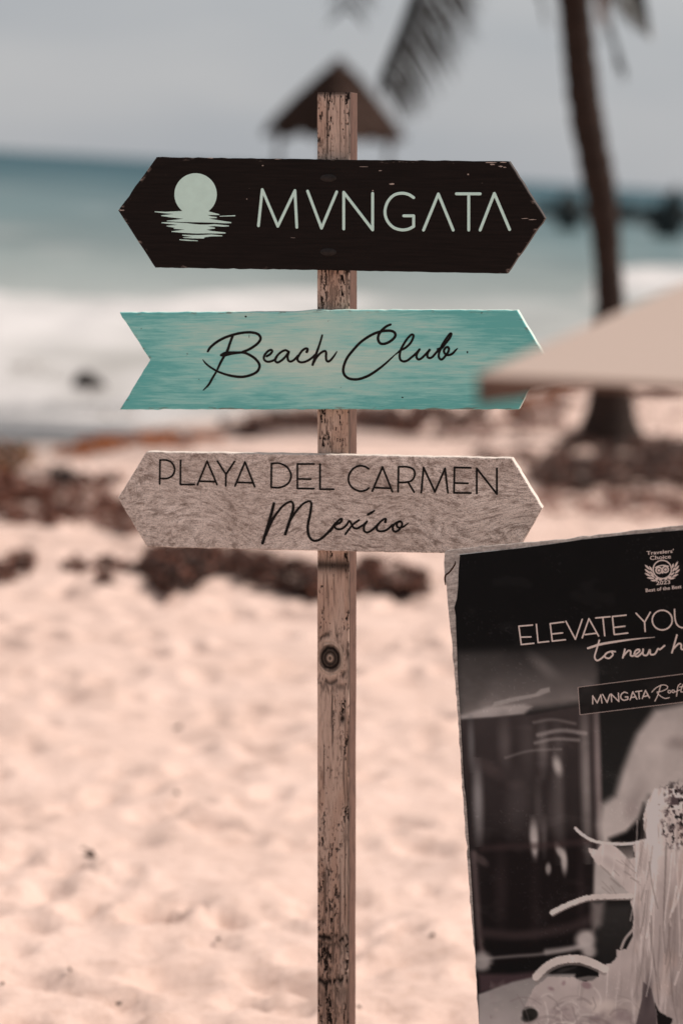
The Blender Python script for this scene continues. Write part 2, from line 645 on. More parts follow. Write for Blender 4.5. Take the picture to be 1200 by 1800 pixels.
for pts, cover, cs, hh in patches:
    pa = np.array(pts, float)
    x0, y0 = pa.min(0) - 14
    x1, y1 = pa.max(0) + 14
    n = int((x1 - x0) * (y1 - y0) / 4.2 * cover)
    qx, qy = rng.uniform(x0, x1, n), rng.uniform(y0, y1, n)
    wob = 46 * (fbm(qx / 34, qy / 10, 3, 61) - 0.5)
    keep = in_poly(qx + wob, qy + wob * 0.5, pts) & (fbm(qx / 24, qy / 6, 4, 66) + 0.16 * (rng.rand(n) - 0.5) > 0.455)
    for x, y in zip(qx[keep], qy[keep]):
        p = on_beach(x, y)
        L, W = rng.uniform(0.014, 0.045), rng.uniform(0.004, 0.012)
        a = rng.uniform(0, 2 * math.pi)
        t = np.array((math.cos(a), math.sin(a), rng.uniform(-0.5, 0.7)))
        b = np.array((-math.sin(a), math.cos(a), rng.uniform(-0.8, 0.8)))
        c = p + np.array((0, 0, rng.rand() ** 1.5 * hh + 0.006))
        i = len(SV)
        SV += [c - t * L - b * W * 0.4, c - b * W, c + t * L, c + b * W]
        SF.append((i, i + 1, i + 2, i + 3))
        k = np.array(cs[rng.randint(len(cs))]) * rng.uniform(0.65, 1.35)
        SC += [k] * 4
mk = NT('seaweed')
mk.base(mk.attr('tint'))
M_WEED = mk.fin(0.6, 0.15)
weed = mesh_obj('seaweed', SV, SF, M_WEED)
tag(weed, 'dried brown and orange seaweed washed up in bands across the sand', kind='stuff')
pattr(weed, 'tint', np.array(SC))

# single scraps of dry weed lying on the near sand
M_SCRAP = plain('dry_weed', (0.05, 0.030, 0.022), 0.7, 0.2, 0.3, 60)


def scrap(x, y, wpx, seed, label):
    r = np.random.RandomState(seed)
    p = on_z(x, y, 0.012)
    for _ in range(4):
        p = on_z(x, y, sand_h(p[0], p[1]) + 0.006)
    d = (p - CAM) @ FW
    w = wpx / 2 * d / 4250
    V, F = [], []
    nseg = 7
    for s in range(3):
        a0 = r.uniform(0, 6.28)
        i0 = len(V)
        for k in range(nseg):
            t = k / (nseg - 1) * 2 - 1
            ww = 0.42 * w * (1 - t * t) + 0.04 * w
            cx = t * w * math.cos(a0) + 0.15 * w * math.sin(3 * t + s)
            cy = t * w * math.sin(a0)
            cz = w * (0.45 + 0.5 * math.cos(2.2 * t + s)) * (0.5 + 0.4 * s)
            nx, ny = -math.sin(a0), math.cos(a0)
            V += [(cx - nx * ww, cy - ny * ww, cz - 0.2 * w), (cx, cy, cz), (cx + nx * ww, cy + ny * ww, cz - 0.3 * w)]
        for k in range(nseg - 1):
            a = i0 + k * 3
            F += [(a, a + 1, a + 4, a + 3), (a + 1, a + 2, a + 5, a + 4)]
    o = mesh_obj('seaweed_scrap', V, F, M_SCRAP, None, Matrix.Translation(Vector((p[0], p[1], p[2] - 0.005))), True)
    tag(o, label, 'seaweed scrap', 'scraps of dry weed on the near sand')


for x, y, w, sd_, lb in (
        (159, 1502, 28, 1, 'largest dark curled scrap of dry weed on open sand at left'),
        (210, 1761, 11, 2, 'tiny black scrap on sand near the bottom left corner'),
        (759, 1643, 15, 3, 'small brown scrap on sand between the post and the poster board'),
        (631, 1767, 9, 4, 'tiny speck of weed on sand touching the foot of the post'),
        (311, 1392, 12, 5, 'faint grey scrap on sand left of the post below its knot'),
        (331, 1422, 15, 6, 'flat grey scrap just below the faint one left of the post'),
        (384, 1648, 10, 7, 'pale brown crumb of weed on lower sand left of the post'),
        (124, 1702, 10, 8, 'brown crumb of weed on sand above the bottom left scrap'),
        (312, 1278, 16, 9, 'farthest tan scrap of weed on bright sand left of the post'),
        (5, 1726, 9, 10, 'dark crumb of weed at the left frame edge')):
    scrap(x, y, w, sd_, lb)


# ------------------------------------------------------------------ tubes and sweeps
def tube(path, radii, n=10, cap=True):
    path = np.asarray(path, float)
    V, F = [], []
    m = len(path)
    up = np.array((0.13, 0.31, 0.94))
    prev = None
    for i in range(m):
        t = path[min(i + 1, m - 1)] - path[max(i - 1, 0)]
        t /= np.linalg.norm(t)
        a = np.cross(t, up) if prev is None else prev - t * np.dot(prev, t)
        if np.linalg.norm(a) < 1e-6:
            a = np.cross(t, np.array((1.0, 0, 0)))
        a /= np.linalg.norm(a)
        prev = a
        b = np.cross(t, a)
        for k in range(n):
            q = 2 * math.pi * k / n
            V.append(path[i] + (a * math.cos(q) + b * math.sin(q)) * radii[i])
    for i in range(m - 1):
        for k in range(n):
            F.append((i * n + k, i * n + (k + 1) % n, (i + 1) * n + (k + 1) % n, (i + 1) * n + k))
    if cap:
        F.append(tuple(range(n - 1, -1, -1)))
        F.append(tuple((m - 1) * n + k for k in range(n)))
    return V, F


def catmull(pts, per=8):
    pts = np.asarray(pts, float)
    if len(pts) < 3:
        return pts
    e = np.vstack([2 * pts[0] - pts[1], pts, 2 * pts[-1] - pts[-2]])
    out = []
    for i in range(1, len(e) - 2):
        p0, p1, p2, p3 = e[i - 1], e[i], e[i + 1], e[i + 2]
        for k in range(per):
            t = k / per
            out.append(0.5 * (2 * p1 + (p2 - p0) * t + (2 * p0 - 5 * p1 + 4 * p2 - p3) * t ** 2 + (3 * p1 - p0 - 3 * p2 + p3) * t ** 3))
    out.append(e[-2])
    return np.array(out)


def join(parts):
    V, F = [], []
    for v, f in parts:
        o = len(V)
        V += list(v)
        F += [tuple(i + o for i in q) for q in f]
    return V, F


def box(cx, cy, cz, sx, sy, sz_):
    V = [(cx + a * sx / 2, cy + b * sy / 2, cz + c * sz_ / 2) for c in (-1, 1) for b in (-1, 1) for a in (-1, 1)]
    F = [(0, 2, 3, 1), (4, 5, 7, 6), (0, 1, 5, 4), (2, 6, 7, 3), (0, 4, 6, 2), (1, 3, 7, 5)]
    return V, F


# ------------------------------------------------------------------ palm tree
base = on_beach(1072, 778)
PD = (base - CAM) @ FW
palm = empty('palm_tree', base)
tag(palm, 'tall coconut palm with leaning dark trunk and hanging fronds, rooted in seaweed', 'palm tree')
tr = [(1068, 800, 62), (1070, 772, 56), (1071, 745, 46), (1072, 715, 38), (1073, 670, 33), (1073, 600, 27), (1071, 520, 23), (1066, 455, 21.5), (1060, 380, 24.5), (1046, 290, 26),
      (1029, 200, 26), (1018, 100, 26), (1009, 0, 26), (998, -130, 25), (986, -260, 24), (974, -370, 25), (972, -415, 19)]
tp = catmull([list(P(x, y, PD + 0.0)) + [1.12 * r * PD / 4250] for x, y, r in tr], 7)
rad = tp[:, 3] * (1 + 0.045 * np.sin(np.arange(len(tp)) * 2.1))
V, F = tube(tp[:, :3], rad, 16)
V = [v + 0.012 * (vnoise(v[0] * 9 + v[1] * 5, v[2] * 12, 3) - 0.5) for v in V]
mt = NT('palm_bark')
nb = mt.noise(mt.coord((1, 1, 7)), 5, 4)
mt.base(mt.ramp(nb, [(0.3, (0.018, 0.011, 0.009)), (0.7, (0.048, 0.028, 0.021))]))
mt.bump(nb, 0.7, 0.03)
mesh_obj('trunk', V, F, mt.fin(0.85, 0.15), palm, None, True)
crown = tp[-1, :3]
mf = NT('palm_leaf')
mf.base(mf.ramp(mf.noise(mf.coord(), 1.2, 3), [(0.3, (0.018, 0.016, 0.013)), (0.7, (0.038, 0.032, 0.024))]))
M_FROND = mf.fin(0.5, 0.35)
mf2 = NT('dry_palm_leaf')
mf2.base(mf2.ramp(mf2.noise(mf2.coord(), 1.2, 3), [(0.3, (0.16, 0.085, 0.050)), (0.7, (0.24, 0.14, 0.085))]))
M_DRY = mf2.fin(0.6, 0.2)


def frond(ctrl, sa, sb, length=0.62, mat=None, n=46, droop=0.35, start=0.16, name='frond', wid=0.015, lenb=1.0):
    path = catmull(ctrl, 14)
    m = len(path)
    rr_ = np.linspace(0.045, 0.010, m)
    parts = [tube(path, rr_, 6)]
    seg = np.r_[0, np.cumsum(np.linalg.norm(np.diff(path, axis=0), axis=1))]
    V, F = [], []
    for k in range(n):
        t = start + (1 - start) * (k + 0.5) / n
        s = t * seg[-1]
        c = np.array([np.interp(s, seg, path[:, j]) for j in range(3)])
        c2 = np.array([np.interp(min(s + 0.1, seg[-1]), seg, path[:, j]) for j in range(3)])
        c1 = np.array([np.interp(max(s - 0.1, 0), seg, path[:, j]) for j in range(3)])
        tg = (c2 - c1) / np.linalg.norm(c2 - c1)
        ll = 1.0 * length * (0.55 + 0.9 * math.sin(math.pi * min(1, (0.12 + 0.83 * t))) ** 0.8) * 0.75
        for side in (0, 1):
            sv = (sa, sb)[side]
            if sv is None:
                h = np.cross(tg, (0, 0, 1.0))
                h /= max(1e-6, np.linalg.norm(h))
                sv = h if side == 0 else -h
            d = np.asarray(sv, float) + tg * 0.55 + rng.normal(0, 0.07, 3)
            d /= np.linalg.norm(d)
            L = ll * rng.uniform(0.85, 1.1) * (lenb if side else 1.0)
            wv = np.cross(d, tg)
            wv = np.cross(wv, d) + 0.3 * wv
            wv = wv / np.linalg.norm(wv) * wid
            pts = []
            for q in (0, 0.35, 0.7, 1.0):
                pts.append(c + d * L * q + np.array((0, 0, -droop * L * q * q)))
            o = len(V)
            for q, w_ in zip(pts, (0.5, 1.0, 0.75, 0.08)):
                V += [q - wv * w_, q + wv * w_]
            for q in range(3):
                a = o + q * 2
                F.append((a, a + 1, a + 3, a + 2))
    parts.append((V, F))
    V, F = join(parts)
    return mesh_obj(name, V, F, mat or M_FROND, palm, None, False)


def FP(x, y, dd=0.0):
    return P(x, y, PD + dd)


c0 = crown
right, down, near = CR, -CU, -FW
frond([c0, FP(850, -560, -.2), FP(772, -330, -.4), FP(735, -50, -.5), FP(666, 142, -.55)], right * 0.95 + down * 0.30, near * 0.35 + right * 0.12 + down * 0.5, 0.58, n=170, wid=0.0115, lenb=0.4)
frond([c0, FP(990, -300, .3), FP(1020, -150, .4), FP(1072, -40, .4), FP(1134, 34, .4)], near * 0.6 - right * 0.15 + down * .2, near * 0.5 + down * 0.3, 0.34, n=110)
frond([c0, FP(1010, -330, -.3), FP(1050, -210, -.4), FP(1090, -110, -.5), FP(1125, 12, -.5)], near * 0.5 - right * .2 + down * .2, right * .3 + down * .3 + near * .2, 0.30, n=80)
frond([c0, FP(925, -470, .5), FP(905, -300, .8), FP(915, -130, .9), FP(950, 2, .9)], right * .25 + down * .5, near + down * 0.2, 0.35)
frond([c0, FP(1010, -380, .5), FP(1025, -190, .5), FP(1050, -40, .4), FP(1092, 122, .35)], near * .3 + right * .12 + down * .2, near * .3 - right * .1, 0.20, n=40)
tag(frond([c0, FP(1015, -370, .2), FP(1035, -240, .2), FP(1040, -110, .2), FP(1052, 24, .2)], right * .35 + down * .2, near * .4 + down * .2, 0.26, n=30, mat=M_DRY), 'dry tan frond hanging beside the trunk')
frond([c0, FP(800, -540, .6), FP(700, -400, .9), FP(640, -180, 1.0), FP(612, 22, 1.0)], None, None, 0.35)
for k in range(9):
    a = k / 9 * 2 * math.pi + 0.4
    d = np.array((math.cos(a), math.sin(a), 0))
    up = np.array((0, 0, 1.0))
    lift = 0.5 + 0.45 * (k % 3)
    frond([c0, c0 + d * 0.9 + up * (0.45 + lift * 0.5), c0 + d * 2.0 + up * (0.35 + lift * 0.6), c0 + d * 3.0 + up * (-0.55 + lift * 0.7)], None, None, 0.62, n=40)

# ------------------------------------------------------------------ palapa: thatched roof on posts standing in the shallows
HD = 62.0
apex = P(596, 110, HD)
hb = np.array((apex[0], apex[1], SEA_Z - 0.6))
hut = empty('palapa', hb)
tag(hut, 'small thatched hut with steep peaked roof and thin legs behind the sign post', 'hut')
hw = 1.80
eave_z = P(590, 236, HD)[2]
mth = NT('thatch')
nth = mth.noise(mth.coord((9, 9, 1.2)), 3, 4)
mth.base(mth.ramp(nth, [(0.3, (0.016, 0.009, 0.007)), (0.7, (0.058, 0.030, 0.021))]))
mth.bump(nth, 0.3, 0.02)
M_TH = mth.fin(0.9, 0.1)
rotz = R(54)
corners = []
for k in range(4):
    a = rotz + k * math.pi / 2 + math.pi / 4
    corners.append(np.array((apex[0] + hw * 1.05 * math.cos(a), apex[1] + hw * 1.05 * math.sin(a), eave_z)))
V, F = [], []
rows, colsn = 9, 12
for s in range(4):
    A, B = corners[s], corners[(s + 1) % 4]
    n_out = (A + B) / 2 - np.array((apex[0], apex[1], eave_z))
    n_out = n_out / np.linalg.norm(n_out)
    o = len(V)
    for i in range(rows + 1):
        t = i / rows
        for j in range(colsn + 1):
            q = j / colsn
            e = A * (1 - q) + B * q
            top = apex + (e - np.array((apex[0], apex[1], eave_z))) * 0.06
            p = top * (1 - t) + e * t
            p = p + np.array((0, 0, 0.10 * math.sin(math.pi * t)))
            if 0 < j < colsn:
                p = p + n_out * 0.09 * (i % 2) + rng.normal(0, 0.03, 3)
            if i == rows:
                p = p + np.array((0, 0, rng.uniform(-0.20, 0.03)))
            V.append(p)
    for i in range(rows):
        for j in range(colsn):
            a = o + i * (colsn + 1) + j
            F.append((a, a + 1, a + colsn + 2, a + colsn + 1))
mesh_obj('roof', V, F, M_TH, hut, None, False)
V, F = tube([apex + np.array((0, 0, -0.12)), apex + np.array((0, 0, 0.10))], [0.26, 0.14], 8)
mesh_obj('roof_cap', V, F, M_TH, hut, None, False)
M_LEG = plain('hut_timber', (0.10, 0.07, 0.055), 0.8, 0.2, 0.3, 6)
for k in range(4):
    c = corners[k] * 0.76 + np.array((apex[0], apex[1], eave_z)) * 0.24
    V, F = tube([(c[0], c[1], SEA_Z - 1.6), (c[0], c[1], eave_z + 0.18)], [0.075, 0.065], 8)
    mesh_obj('leg', V, F, M_LEG, hut, None, True)
for k in range(4):
    A = corners[k] * 0.76 + np.array((apex[0], apex[1], eave_z)) * 0.24
    B = corners[(k + 1) % 4] * 0.76 + np.array((apex[0], apex[1], eave_z)) * 0.24
    V, F = tube([A + (0, 0, 0.06), B + (0, 0, 0.06)], [0.05, 0.05], 6)
    mesh_obj('beam', V, F, M_LEG, hut, None, True)
V, F = box(0, 0, 0, 2.0, 2.0, 0.12)
mesh_obj('deck', V, F, M_LEG, hut, Matrix.Translation(Vector((apex[0], apex[1], SEA_Z + 0.42))) @ Matrix.Rotation(rotz, 4, 'Z'))

# ------------------------------------------------------------------ beach umbrella, near right
T = P(838, 662, 2.22)
ang = R(20)
SIDE = 1.8
eu = np.array((math.cos(ang), -math.sin(ang), 0))
ev = np.array((math.sin(ang), math.cos(ang), 0))
ap = T + (eu + ev) * SIDE / 2 + np.array((0, 0, 0.54))
umb = empty('beach_umbrella', (ap[0], ap[1], 0))
tag(umb, 'beige fabric beach umbrella, blurred near corner covering the teal sign tip', 'umbrella')
mc = NT('umbrella_fabric')
wv_ = mc.noise(mc.coord((1, 1, 1)), 900, 2)
mc.base(mc.mix(1.0, (0.55, 0.425, 0.36), mc.ramp(wv_, [(0.3, 0.93), (0.7, 1.05)]), 'MULTIPLY'))
M_CAN = mc.fin(0.85, 0.15)
M_VAL = plain('valance_brown', (0.14, 0.090, 0.072), 0.85, 0.1, 0.1, 300)  # valance coloured darker brown than the canopy panels
cn = [T, T + eu * SIDE, T + (eu + ev) * SIDE, T + ev * SIDE]
nr, nc = 14, 48
for s in range(4):
    A, B = cn[s], cn[(s + 1) % 4]
    inn = (ap * (1, 1, 0) - ((A + B) / 2) * (1, 1, 0))
    inn /= np.linalg.norm(inn)
    V = []
    for i in range(nr + 1):
        t = i / nr
        for j in range(nc + 1):
            q = j / nc
            bow = 4 * q * (1 - q)
            e = A * (1 - q) + B * q + inn * 0.05 * bow + np.array((0, 0, 0.016 * bow))
            p = ap * (1 - t) + e * t
            p = p + np.array((0, 0, -0.012 * math.sin(math.pi * t) * bow))
            V.append(p)
    VV2 = []
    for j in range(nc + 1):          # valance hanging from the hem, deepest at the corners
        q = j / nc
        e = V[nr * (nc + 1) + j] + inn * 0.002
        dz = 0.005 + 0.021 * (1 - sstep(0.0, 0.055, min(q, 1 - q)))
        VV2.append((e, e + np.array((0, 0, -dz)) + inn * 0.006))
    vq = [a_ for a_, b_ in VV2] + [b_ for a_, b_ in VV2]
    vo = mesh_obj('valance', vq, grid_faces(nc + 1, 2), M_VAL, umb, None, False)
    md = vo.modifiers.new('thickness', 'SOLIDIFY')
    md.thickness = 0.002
    V = np.array(V)
    F = grid_faces(nc + 1, nr + 1)
    pn = mesh_obj('canopy_panel', V, F, M_CAN, umb, None, False)
    md = pn.modifiers.new('thickness', 'SOLIDIFY')
    md.thickness = 0.0022
    md.offset = -1
M_POLE = plain('umbrella_pole', (0.30, 0.19, 0.12), 0.5, 0.3, 0.2, 20)
for s in range(4):
    path = [ap + (0, 0, -0.03)] + [ap * (1 - t) + cn[s] * t + np.array((0, 0, -0.022)) for t in (0.5, 0.97)]
    V, F = tube(path, [0.009, 0.009, 0.007], 8)
    mesh_obj('rib', V, F, M_POLE, umb, None, True)
V, F = tube([(ap[0], ap[1], -0.3), (ap[0], ap[1], ap[2] + 0.03)], [0.02, 0.02], 12)
mesh_obj('pole', V, F, M_POLE, umb, None, True)
V, F = tube([(ap[0], ap[1], ap[2] + 0.003), (ap[0], ap[1], ap[2] + 0.03), (ap[0], ap[1], ap[2] + 0.08)], [0.035, 0.03, 0.008], 12)
mesh_obj('finial', V, F, M_POLE, umb, None, True)

# ------------------------------------------------------------------ signpost frame of reference
YAW = R(12)
So = P(590, 620, SIGN_D)
Zw = np.array((0, 0, 1.0))
Sv = CU * np.dot(Zw, CU) + FW * np.dot(Zw, FW)
Sv /= np.linalg.norm(Sv)
r1 = np.cross(FW, Sv)
r1 /= np.linalg.norm(r1)
f1 = np.cross(Sv, r1)                       # horizontal-ish, away from the camera
Su = r1 * math.cos(YAW) - f1 * math.sin(YAW)
Sn = np.cross(Su, Sv)                       # out of the front face
if np.dot(Sn, FW) > 0:
    Sn = -Sn


def frame_of(o, u, v, n):
    return Matrix(((u[0], v[0], n[0], o[0]), (u[1], v[1], n[1], o[1]), (u[2], v[2], n[2], o[2]), (0, 0, 0, 1)))


class Plane:
    def __init__(self, o, u, v, n):
        self.o, self.u, self.v, self.n = [np.asarray(q, float) for q in (o, u, v, n)]
        self.F = frame_of(o, u, v, n)

    def uv(self, x, y, w=0.0):
        p = on_plane(x, y, self.o + self.n * w, self.n) - self.o
        return np.array((p @ self.u, p @ self.v))

    def mpp(self):
        return ((self.o - CAM) @ FW) / 4250


# ------------------------------------------------------------------ painted strokes
_hj = [0]


def stroke_mesh(pl, pts, r, smooth, h=0.0005, per=8, w0=0.0):
    pts = [list(p) + [r] if len(p) == 2 else list(p) for p in pts]
    pts = np.array(pts, float)
    c = catmull(pts, per) if smooth else pts
    if not smooth and len(c) > 2:
        res = []
        for a, b in zip(c[:-1], c[1:]):
            res.append(stroke_mesh(pl, [a, b], r, False, h, per, w0))
        return join(res)
    uv = np.array([pl.uv(a, b) for a, b in c[:, :2]])
    rr_ = np.maximum(c[:, 2], 0.15) * pl.mpp()
    keep = [0] + [i for i in range(1, len(uv)) if np.linalg.norm(uv[i] - uv[i - 1]) > 1e-6]
    uv, rr_ = uv[keep], rr_[keep]
    t = np.gradient(uv, axis=0)
    t /= np.linalg.norm(t, axis=1)[:, None]
    _hj[0] += 1
    h = h + 0.00004 * (_hj[0] % 9)
    S, W, TT = [], [], []
    for a in (80, 55, 30):
        S.append(uv[0] - t[0] * rr_[0] * math.sin(R(a)))
        W.append(rr_[0] * math.cos(R(a)))
        TT.append(t[0])
    for i in range(len(uv)):
        S.append(uv[i])
        W.append(rr_[i])
        TT.append(t[i])
    for a in (30, 55, 80):
        S.append(uv[-1] + t[-1] * rr_[-1] * math.sin(R(a)))
        W.append(rr_[-1] * math.cos(R(a)))
        TT.append(t[-1])
    V, F = [], []
    for s, w, tt in zip(S, W, TT):
        nn = np.array((-tt[1], tt[0]))
        k = w * 0.9
        for off, z in ((-w, -0.0006), (-w, h * 0.6), (-k, h), (k, h), (w, h * 0.6), (w, -0.0006)):
            q = s + nn * off
            V.append((q[0], q[1], z + w0))
    m = len(S)
    for i in range(m - 1):
        for k in range(5):
            a = i * 6 + k
            F.append((a, a + 6, a + 7, a + 1))
    F.append((0, 1, 2, 3, 4, 5))
    a = (m - 1) * 6
    F.append((a + 5, a + 4, a + 3, a + 2, a + 1, a))
    return V, F


def strokes(name, pl, data, mat, parent, ox, oy, sc, r=2.0, smooth=True, h=0.0005, w0=0.0):
    parts = []
    for pts in data:
        sm = smooth
        if isinstance(pts, tuple):
            sm, pts = pts
        q = [(ox + p[0] / sc, oy + p[1] / sc) + ((p[2],) if len(p) > 2 else ()) for p in pts]
        parts.append(stroke_mesh(pl, q, r, sm, h, 7, w0))
    V, F = join(parts)
    return mesh_obj(name, V, F, mat, parent, pl.F, False)


def flat_poly(pl, pts, h, w0=0.0):
    uv = [pl.uv(x, y) for x, y in pts]
    n = len(uv)
    V = [(a[0], a[1], h + w0) for a in uv] + [(a[0], a[1], -0.0006 + w0) for a in uv]
    F = [tuple(range(n))] + [((i + 1) % n, i, n + i, n + (i + 1) % n) for i in range(n)]
    return V, F


# ------------------------------------------------------------------ boards
def outline(pl, pts, step=0.012, jit=0.00035, seed=1):
    r = np.random.RandomState(seed)
    uv = [pl.uv(x, y) for x, y in pts]
    out = []
    for i in range(len(uv)):
        a, b = uv[i], uv[(i + 1) % len(uv)]
        n = max(1, int(np.linalg.norm(b - a) / step))
        nn = np.array((-(b - a)[1], (b - a)[0])) / np.linalg.norm(b - a)
        for k in range(n):
            out.append(a + (b - a) * k / n + (nn * r.normal(0, jit) if k else 0))
    return np.array(out)


def outline_counts(pl, pts, step):
    uv = [pl.uv(x, y) for x, y in pts]
    return [max(1, int(np.linalg.norm(uv[(i + 1) % len(uv)] - uv[i]) / step)) for i in range(len(uv))]


def offset(poly, d):
    n = len(poly)
    area = 0.5 * sum(poly[i][0] * poly[(i + 1) % n][1] - poly[(i + 1) % n][0] * poly[i][1] for i in range(n))
    s = 1 if area > 0 else -1
    out = []
    for i in range(n):
        a, b, c = poly[i - 1], poly[i], poly[(i + 1) % n]
        e1 = (b - a) / np.linalg.norm(b - a)
        e2 = (c - b) / np.linalg.norm(c - b)
        n1, n2 = np.array((-e1[1], e1[0])) * s, np.array((-e2[1], e2[0])) * s
        m = n1 + n2
        m /= np.linalg.norm(m)
        out.append(b + m * d / max(0.4, np.dot(m, n1)))
    return np.array(out)


def board_mesh(pl, pts, thick, bev=0.0012, seed=1, jit=0.00035, ring=0.006):
    o = outline(pl, pts, 0.010, jit, seed)
    i1 = offset(o, bev)
    i0 = offset(np.array([pl.uv(x, y) for x, y in pts]), ring)
    i0 = np.array([i0[j] + (i0[(j + 1) % len(i0)] - i0[j]) * k / m for j, m in enumerate(outline_counts(pl, pts, 0.010)) for k in range(m)])
    n = len(o)
    V = [(p[0], p[1], 0.0) for p in i1] + [(p[0], p[1], -bev) for p in o] + [(p[0], p[1], -thick + bev) for p in o] + [(p[0], p[1], -thick) for p in i1] + [(p[0], p[1], 0.0) for p in i0]
    F = [tuple(4 * n + i for i in range(n))]
    for i in range(n):
        j = (i + 1) % n
        F.append((i, j, 4 * n + j, 4 * n + i))
    for lv in range(3):
        for i in range(n):
            j = (i + 1) % n
            F.append((lv * n + j, lv * n + i, (lv + 1) * n + i, (lv + 1) * n + j))
    F.append(tuple(3 * n + i for i in range(n - 1, -1, -1)))
    return V, F


TH = 0.024
ground_pt = on_z(590, 2150, 0.0)
# where the post axis meets the sand
post_c = So - Sn * (TH + 0.034)
tt_ = (0.0 - post_c[2]) / Sv[2]
foot = post_c + Sv * tt_
sign = empty('signpost', foot)
tag(sign, 'weathered wooden signpost carrying three arrow boards, black, teal and grey', 'signpost')

# ---- materials of the boards
mb = NT('black_paint')
x_, y_, z_ = mb.sep()
g1 = mb.noise(mb.coord((3, 60, 60)), 4, 5, 0.6)
g2 = mb.noise(mb.coord((1, 9, 9)), 14, 5, 0.6)
cb = mb.ramp(g1, [(0.30, (0.0060, 0.0040, 0.0035)), (0.75, (0.0150, 0.0098, 0.0085))])
chip_n = mb.noise(mb.coord((1, 3.5, 3.5)), 26, 4, 0.62)
# bare wood shows at the very rim and in a few chips
rim = mb.attr('rim', True)
cf = mb.math('MULTIPLY', mb.ramp(chip_n, [(0.60, 0.0), (0.66, 0.8)]), rim, True)
chip2 = mb.noise(mb.coord((1, 2.2, 2.2)), 60, 2, 0.5)
cf2 = mb.ramp(chip2, [(0.775, 0.0), (0.80, 0.6)])
cfm = mb.math('ADD', cf, cf2, True)
mb.base(mb.mix(cfm, cb, (0.30, 0.235, 0.205)))
mb.bump(mb.math('ADD', g1, mb.math('MULTIPLY', cfm, -0.6)), 0.25, 0.0012)
M_BLACK = mb.fin(0.55, 0.10)

mt2 = NT('teal_paint')
x_, y_, z_ = mt2.sep()
g1 = mt2.noise(mt2.coord((2.0, 24, 26)), 6.5, 6, 0.66, 0.25)
g2 = mt2.noise(mt2.coord((0.8, 3.0, 3)), 6, 4, 0.55)
g3 = mt2.noise(mt2.coord((5, 95, 95)), 5, 4, 0.72, 0.2)
cen = mt2.math('SUBTRACT', 1.0, mt2.math('MULTIPLY', mt2.math('ABSOLUTE', mt2.math('ADD', x_, 0.01)), 2.75), True)
edgev = mt2.math('SUBTRACT', 1.0, mt2.math('MULTIPLY', mt2.math('ABSOLUTE', y_), 9.5), True)
wear = mt2.math('MULTIPLY', cen, mt2.math('POWER', edgev, 0.45))
wv2 = mt2.math('ADD', mt2.math('MULTIPLY', wear, 0.70), mt2.math('MULTIPLY', mt2.math('SUBTRACT', g1, 0.5), 1.0))
wv2 = mt2.math('ADD', wv2, mt2.math('MULTIPLY', mt2.math('SUBTRACT', g2, 0.5), 1.1))
wv2 = mt2.math('ADD', wv2, mt2.math('MULTIPLY', mt2.math('SUBTRACT', g3, 0.5), 0.6))
ct = mt2.ramp(wv2, [(0.0, lin((104, 186, 184))), (0.25, lin((146, 210, 205))), (0.55, lin((184, 220, 211))), (0.95, lin((216, 230, 218)))])
rim = mt2.attr('rim', True)
chip_n = mt2.noise(mt2.coord((1, 4, 4)), 30, 4, 0.6)
chf = mt2.math('MULTIPLY', mt2.ramp(chip_n, [(0.55, 0.0), (0.62, 0.8)]), rim, True)
ct = mt2.mix(chf, ct, (0.16, 0.14, 0.11))
speck = mt2.ramp(mt2.noise(mt2.coord(), 70, 2, 0.5), [(0.24, 1.0), (0.27, 0.0)])
ct = mt2.mix(mt2.math('MULTIPLY', speck, 0.75), ct, (0.05, 0.045, 0.035))
mt2.base(ct)
mt2.bump(g1, 0.25, 0.001)
M_TEAL = mt2.fin(0.6, 0.2)

mg = NT('grey_stained_wood')
warp = mg.noise(mg.coord((1, 1.6, 1)), 6.5, 1, 0.4)
warp2 = mg.noise(mg.coord((1, 1.4, 1), loc=(5, 2, 0)), 5.5, 1, 0.4)
cmb = mg.new('ShaderNodeCombineXYZ')
sx_, sy_, sz__ = mg.sep()
mg.lk(mg.math('ADD', sx_, mg.math('MULTIPLY', warp, 0.11)), cmb.inputs[0])
mg.lk(mg.math('ADD', sy_, mg.math('MULTIPLY', warp2, 0.13)), cmb.inputs[1])
mg.lk(sz__, cmb.inputs[2])
v1 = mg.coord((16, 62, 30), src=cmb.outputs[0])
v2 = mg.coord((26, 80, 40), src=cmb.outputs[0])
v3 = mg.coord((9, 20, 9), src=cmb.outputs[0])
f1_ = mg.noise(v1, 3.0, 6, 0.65, 0.1)
f2_ = mg.noise(v2, 3.6, 5, 0.68, 0.0)
f3_ = mg.noise(v3, 3.2, 3, 0.5)
cg = mg.ramp(f1_, [(0.28, lin((186, 171, 163))), (0.50, lin((226, 213, 205))), (0.8, lin((242, 232, 226)))])
fl = mg.math('MULTIPLY', mg.ramp(f2_, [(0.50, 0.0), (0.60, 1.0)]), mg.ramp(f3_, [(0.34, 0.15), (0.62, 1.0)]))
cg = mg.mix(mg.math('MULTIPLY', fl, 0.55), cg, lin((104, 84, 74)))
blot = mg.ramp(mg.noise(mg.coord((13, 26, 14), src=cmb.outputs[0]), 4.0, 4, 0.62), [(0.48, 0.0), (0.60, 1.0)])
fib = mg.noise(mg.coord((18, 210, 60), src=cmb.outputs[0]), 3.0, 4, 0.6)
cg = mg.mix(1.0, cg, mg.ramp(fib, [(0.32, 0.80), (0.55, 1.03)]), 'MULTIPLY')
tonel = mg.noise(mg.coord((3.2, 5, 3), loc=(2, 1, 0)), 2.0, 3, 0.5)
cg = mg.mix(1.0, cg, mg.ramp(tonel, [(0.32, (0.84, 0.815, 0.80)), (0.62, (1.04, 1.04, 1.04))]), 'MULTIPLY')
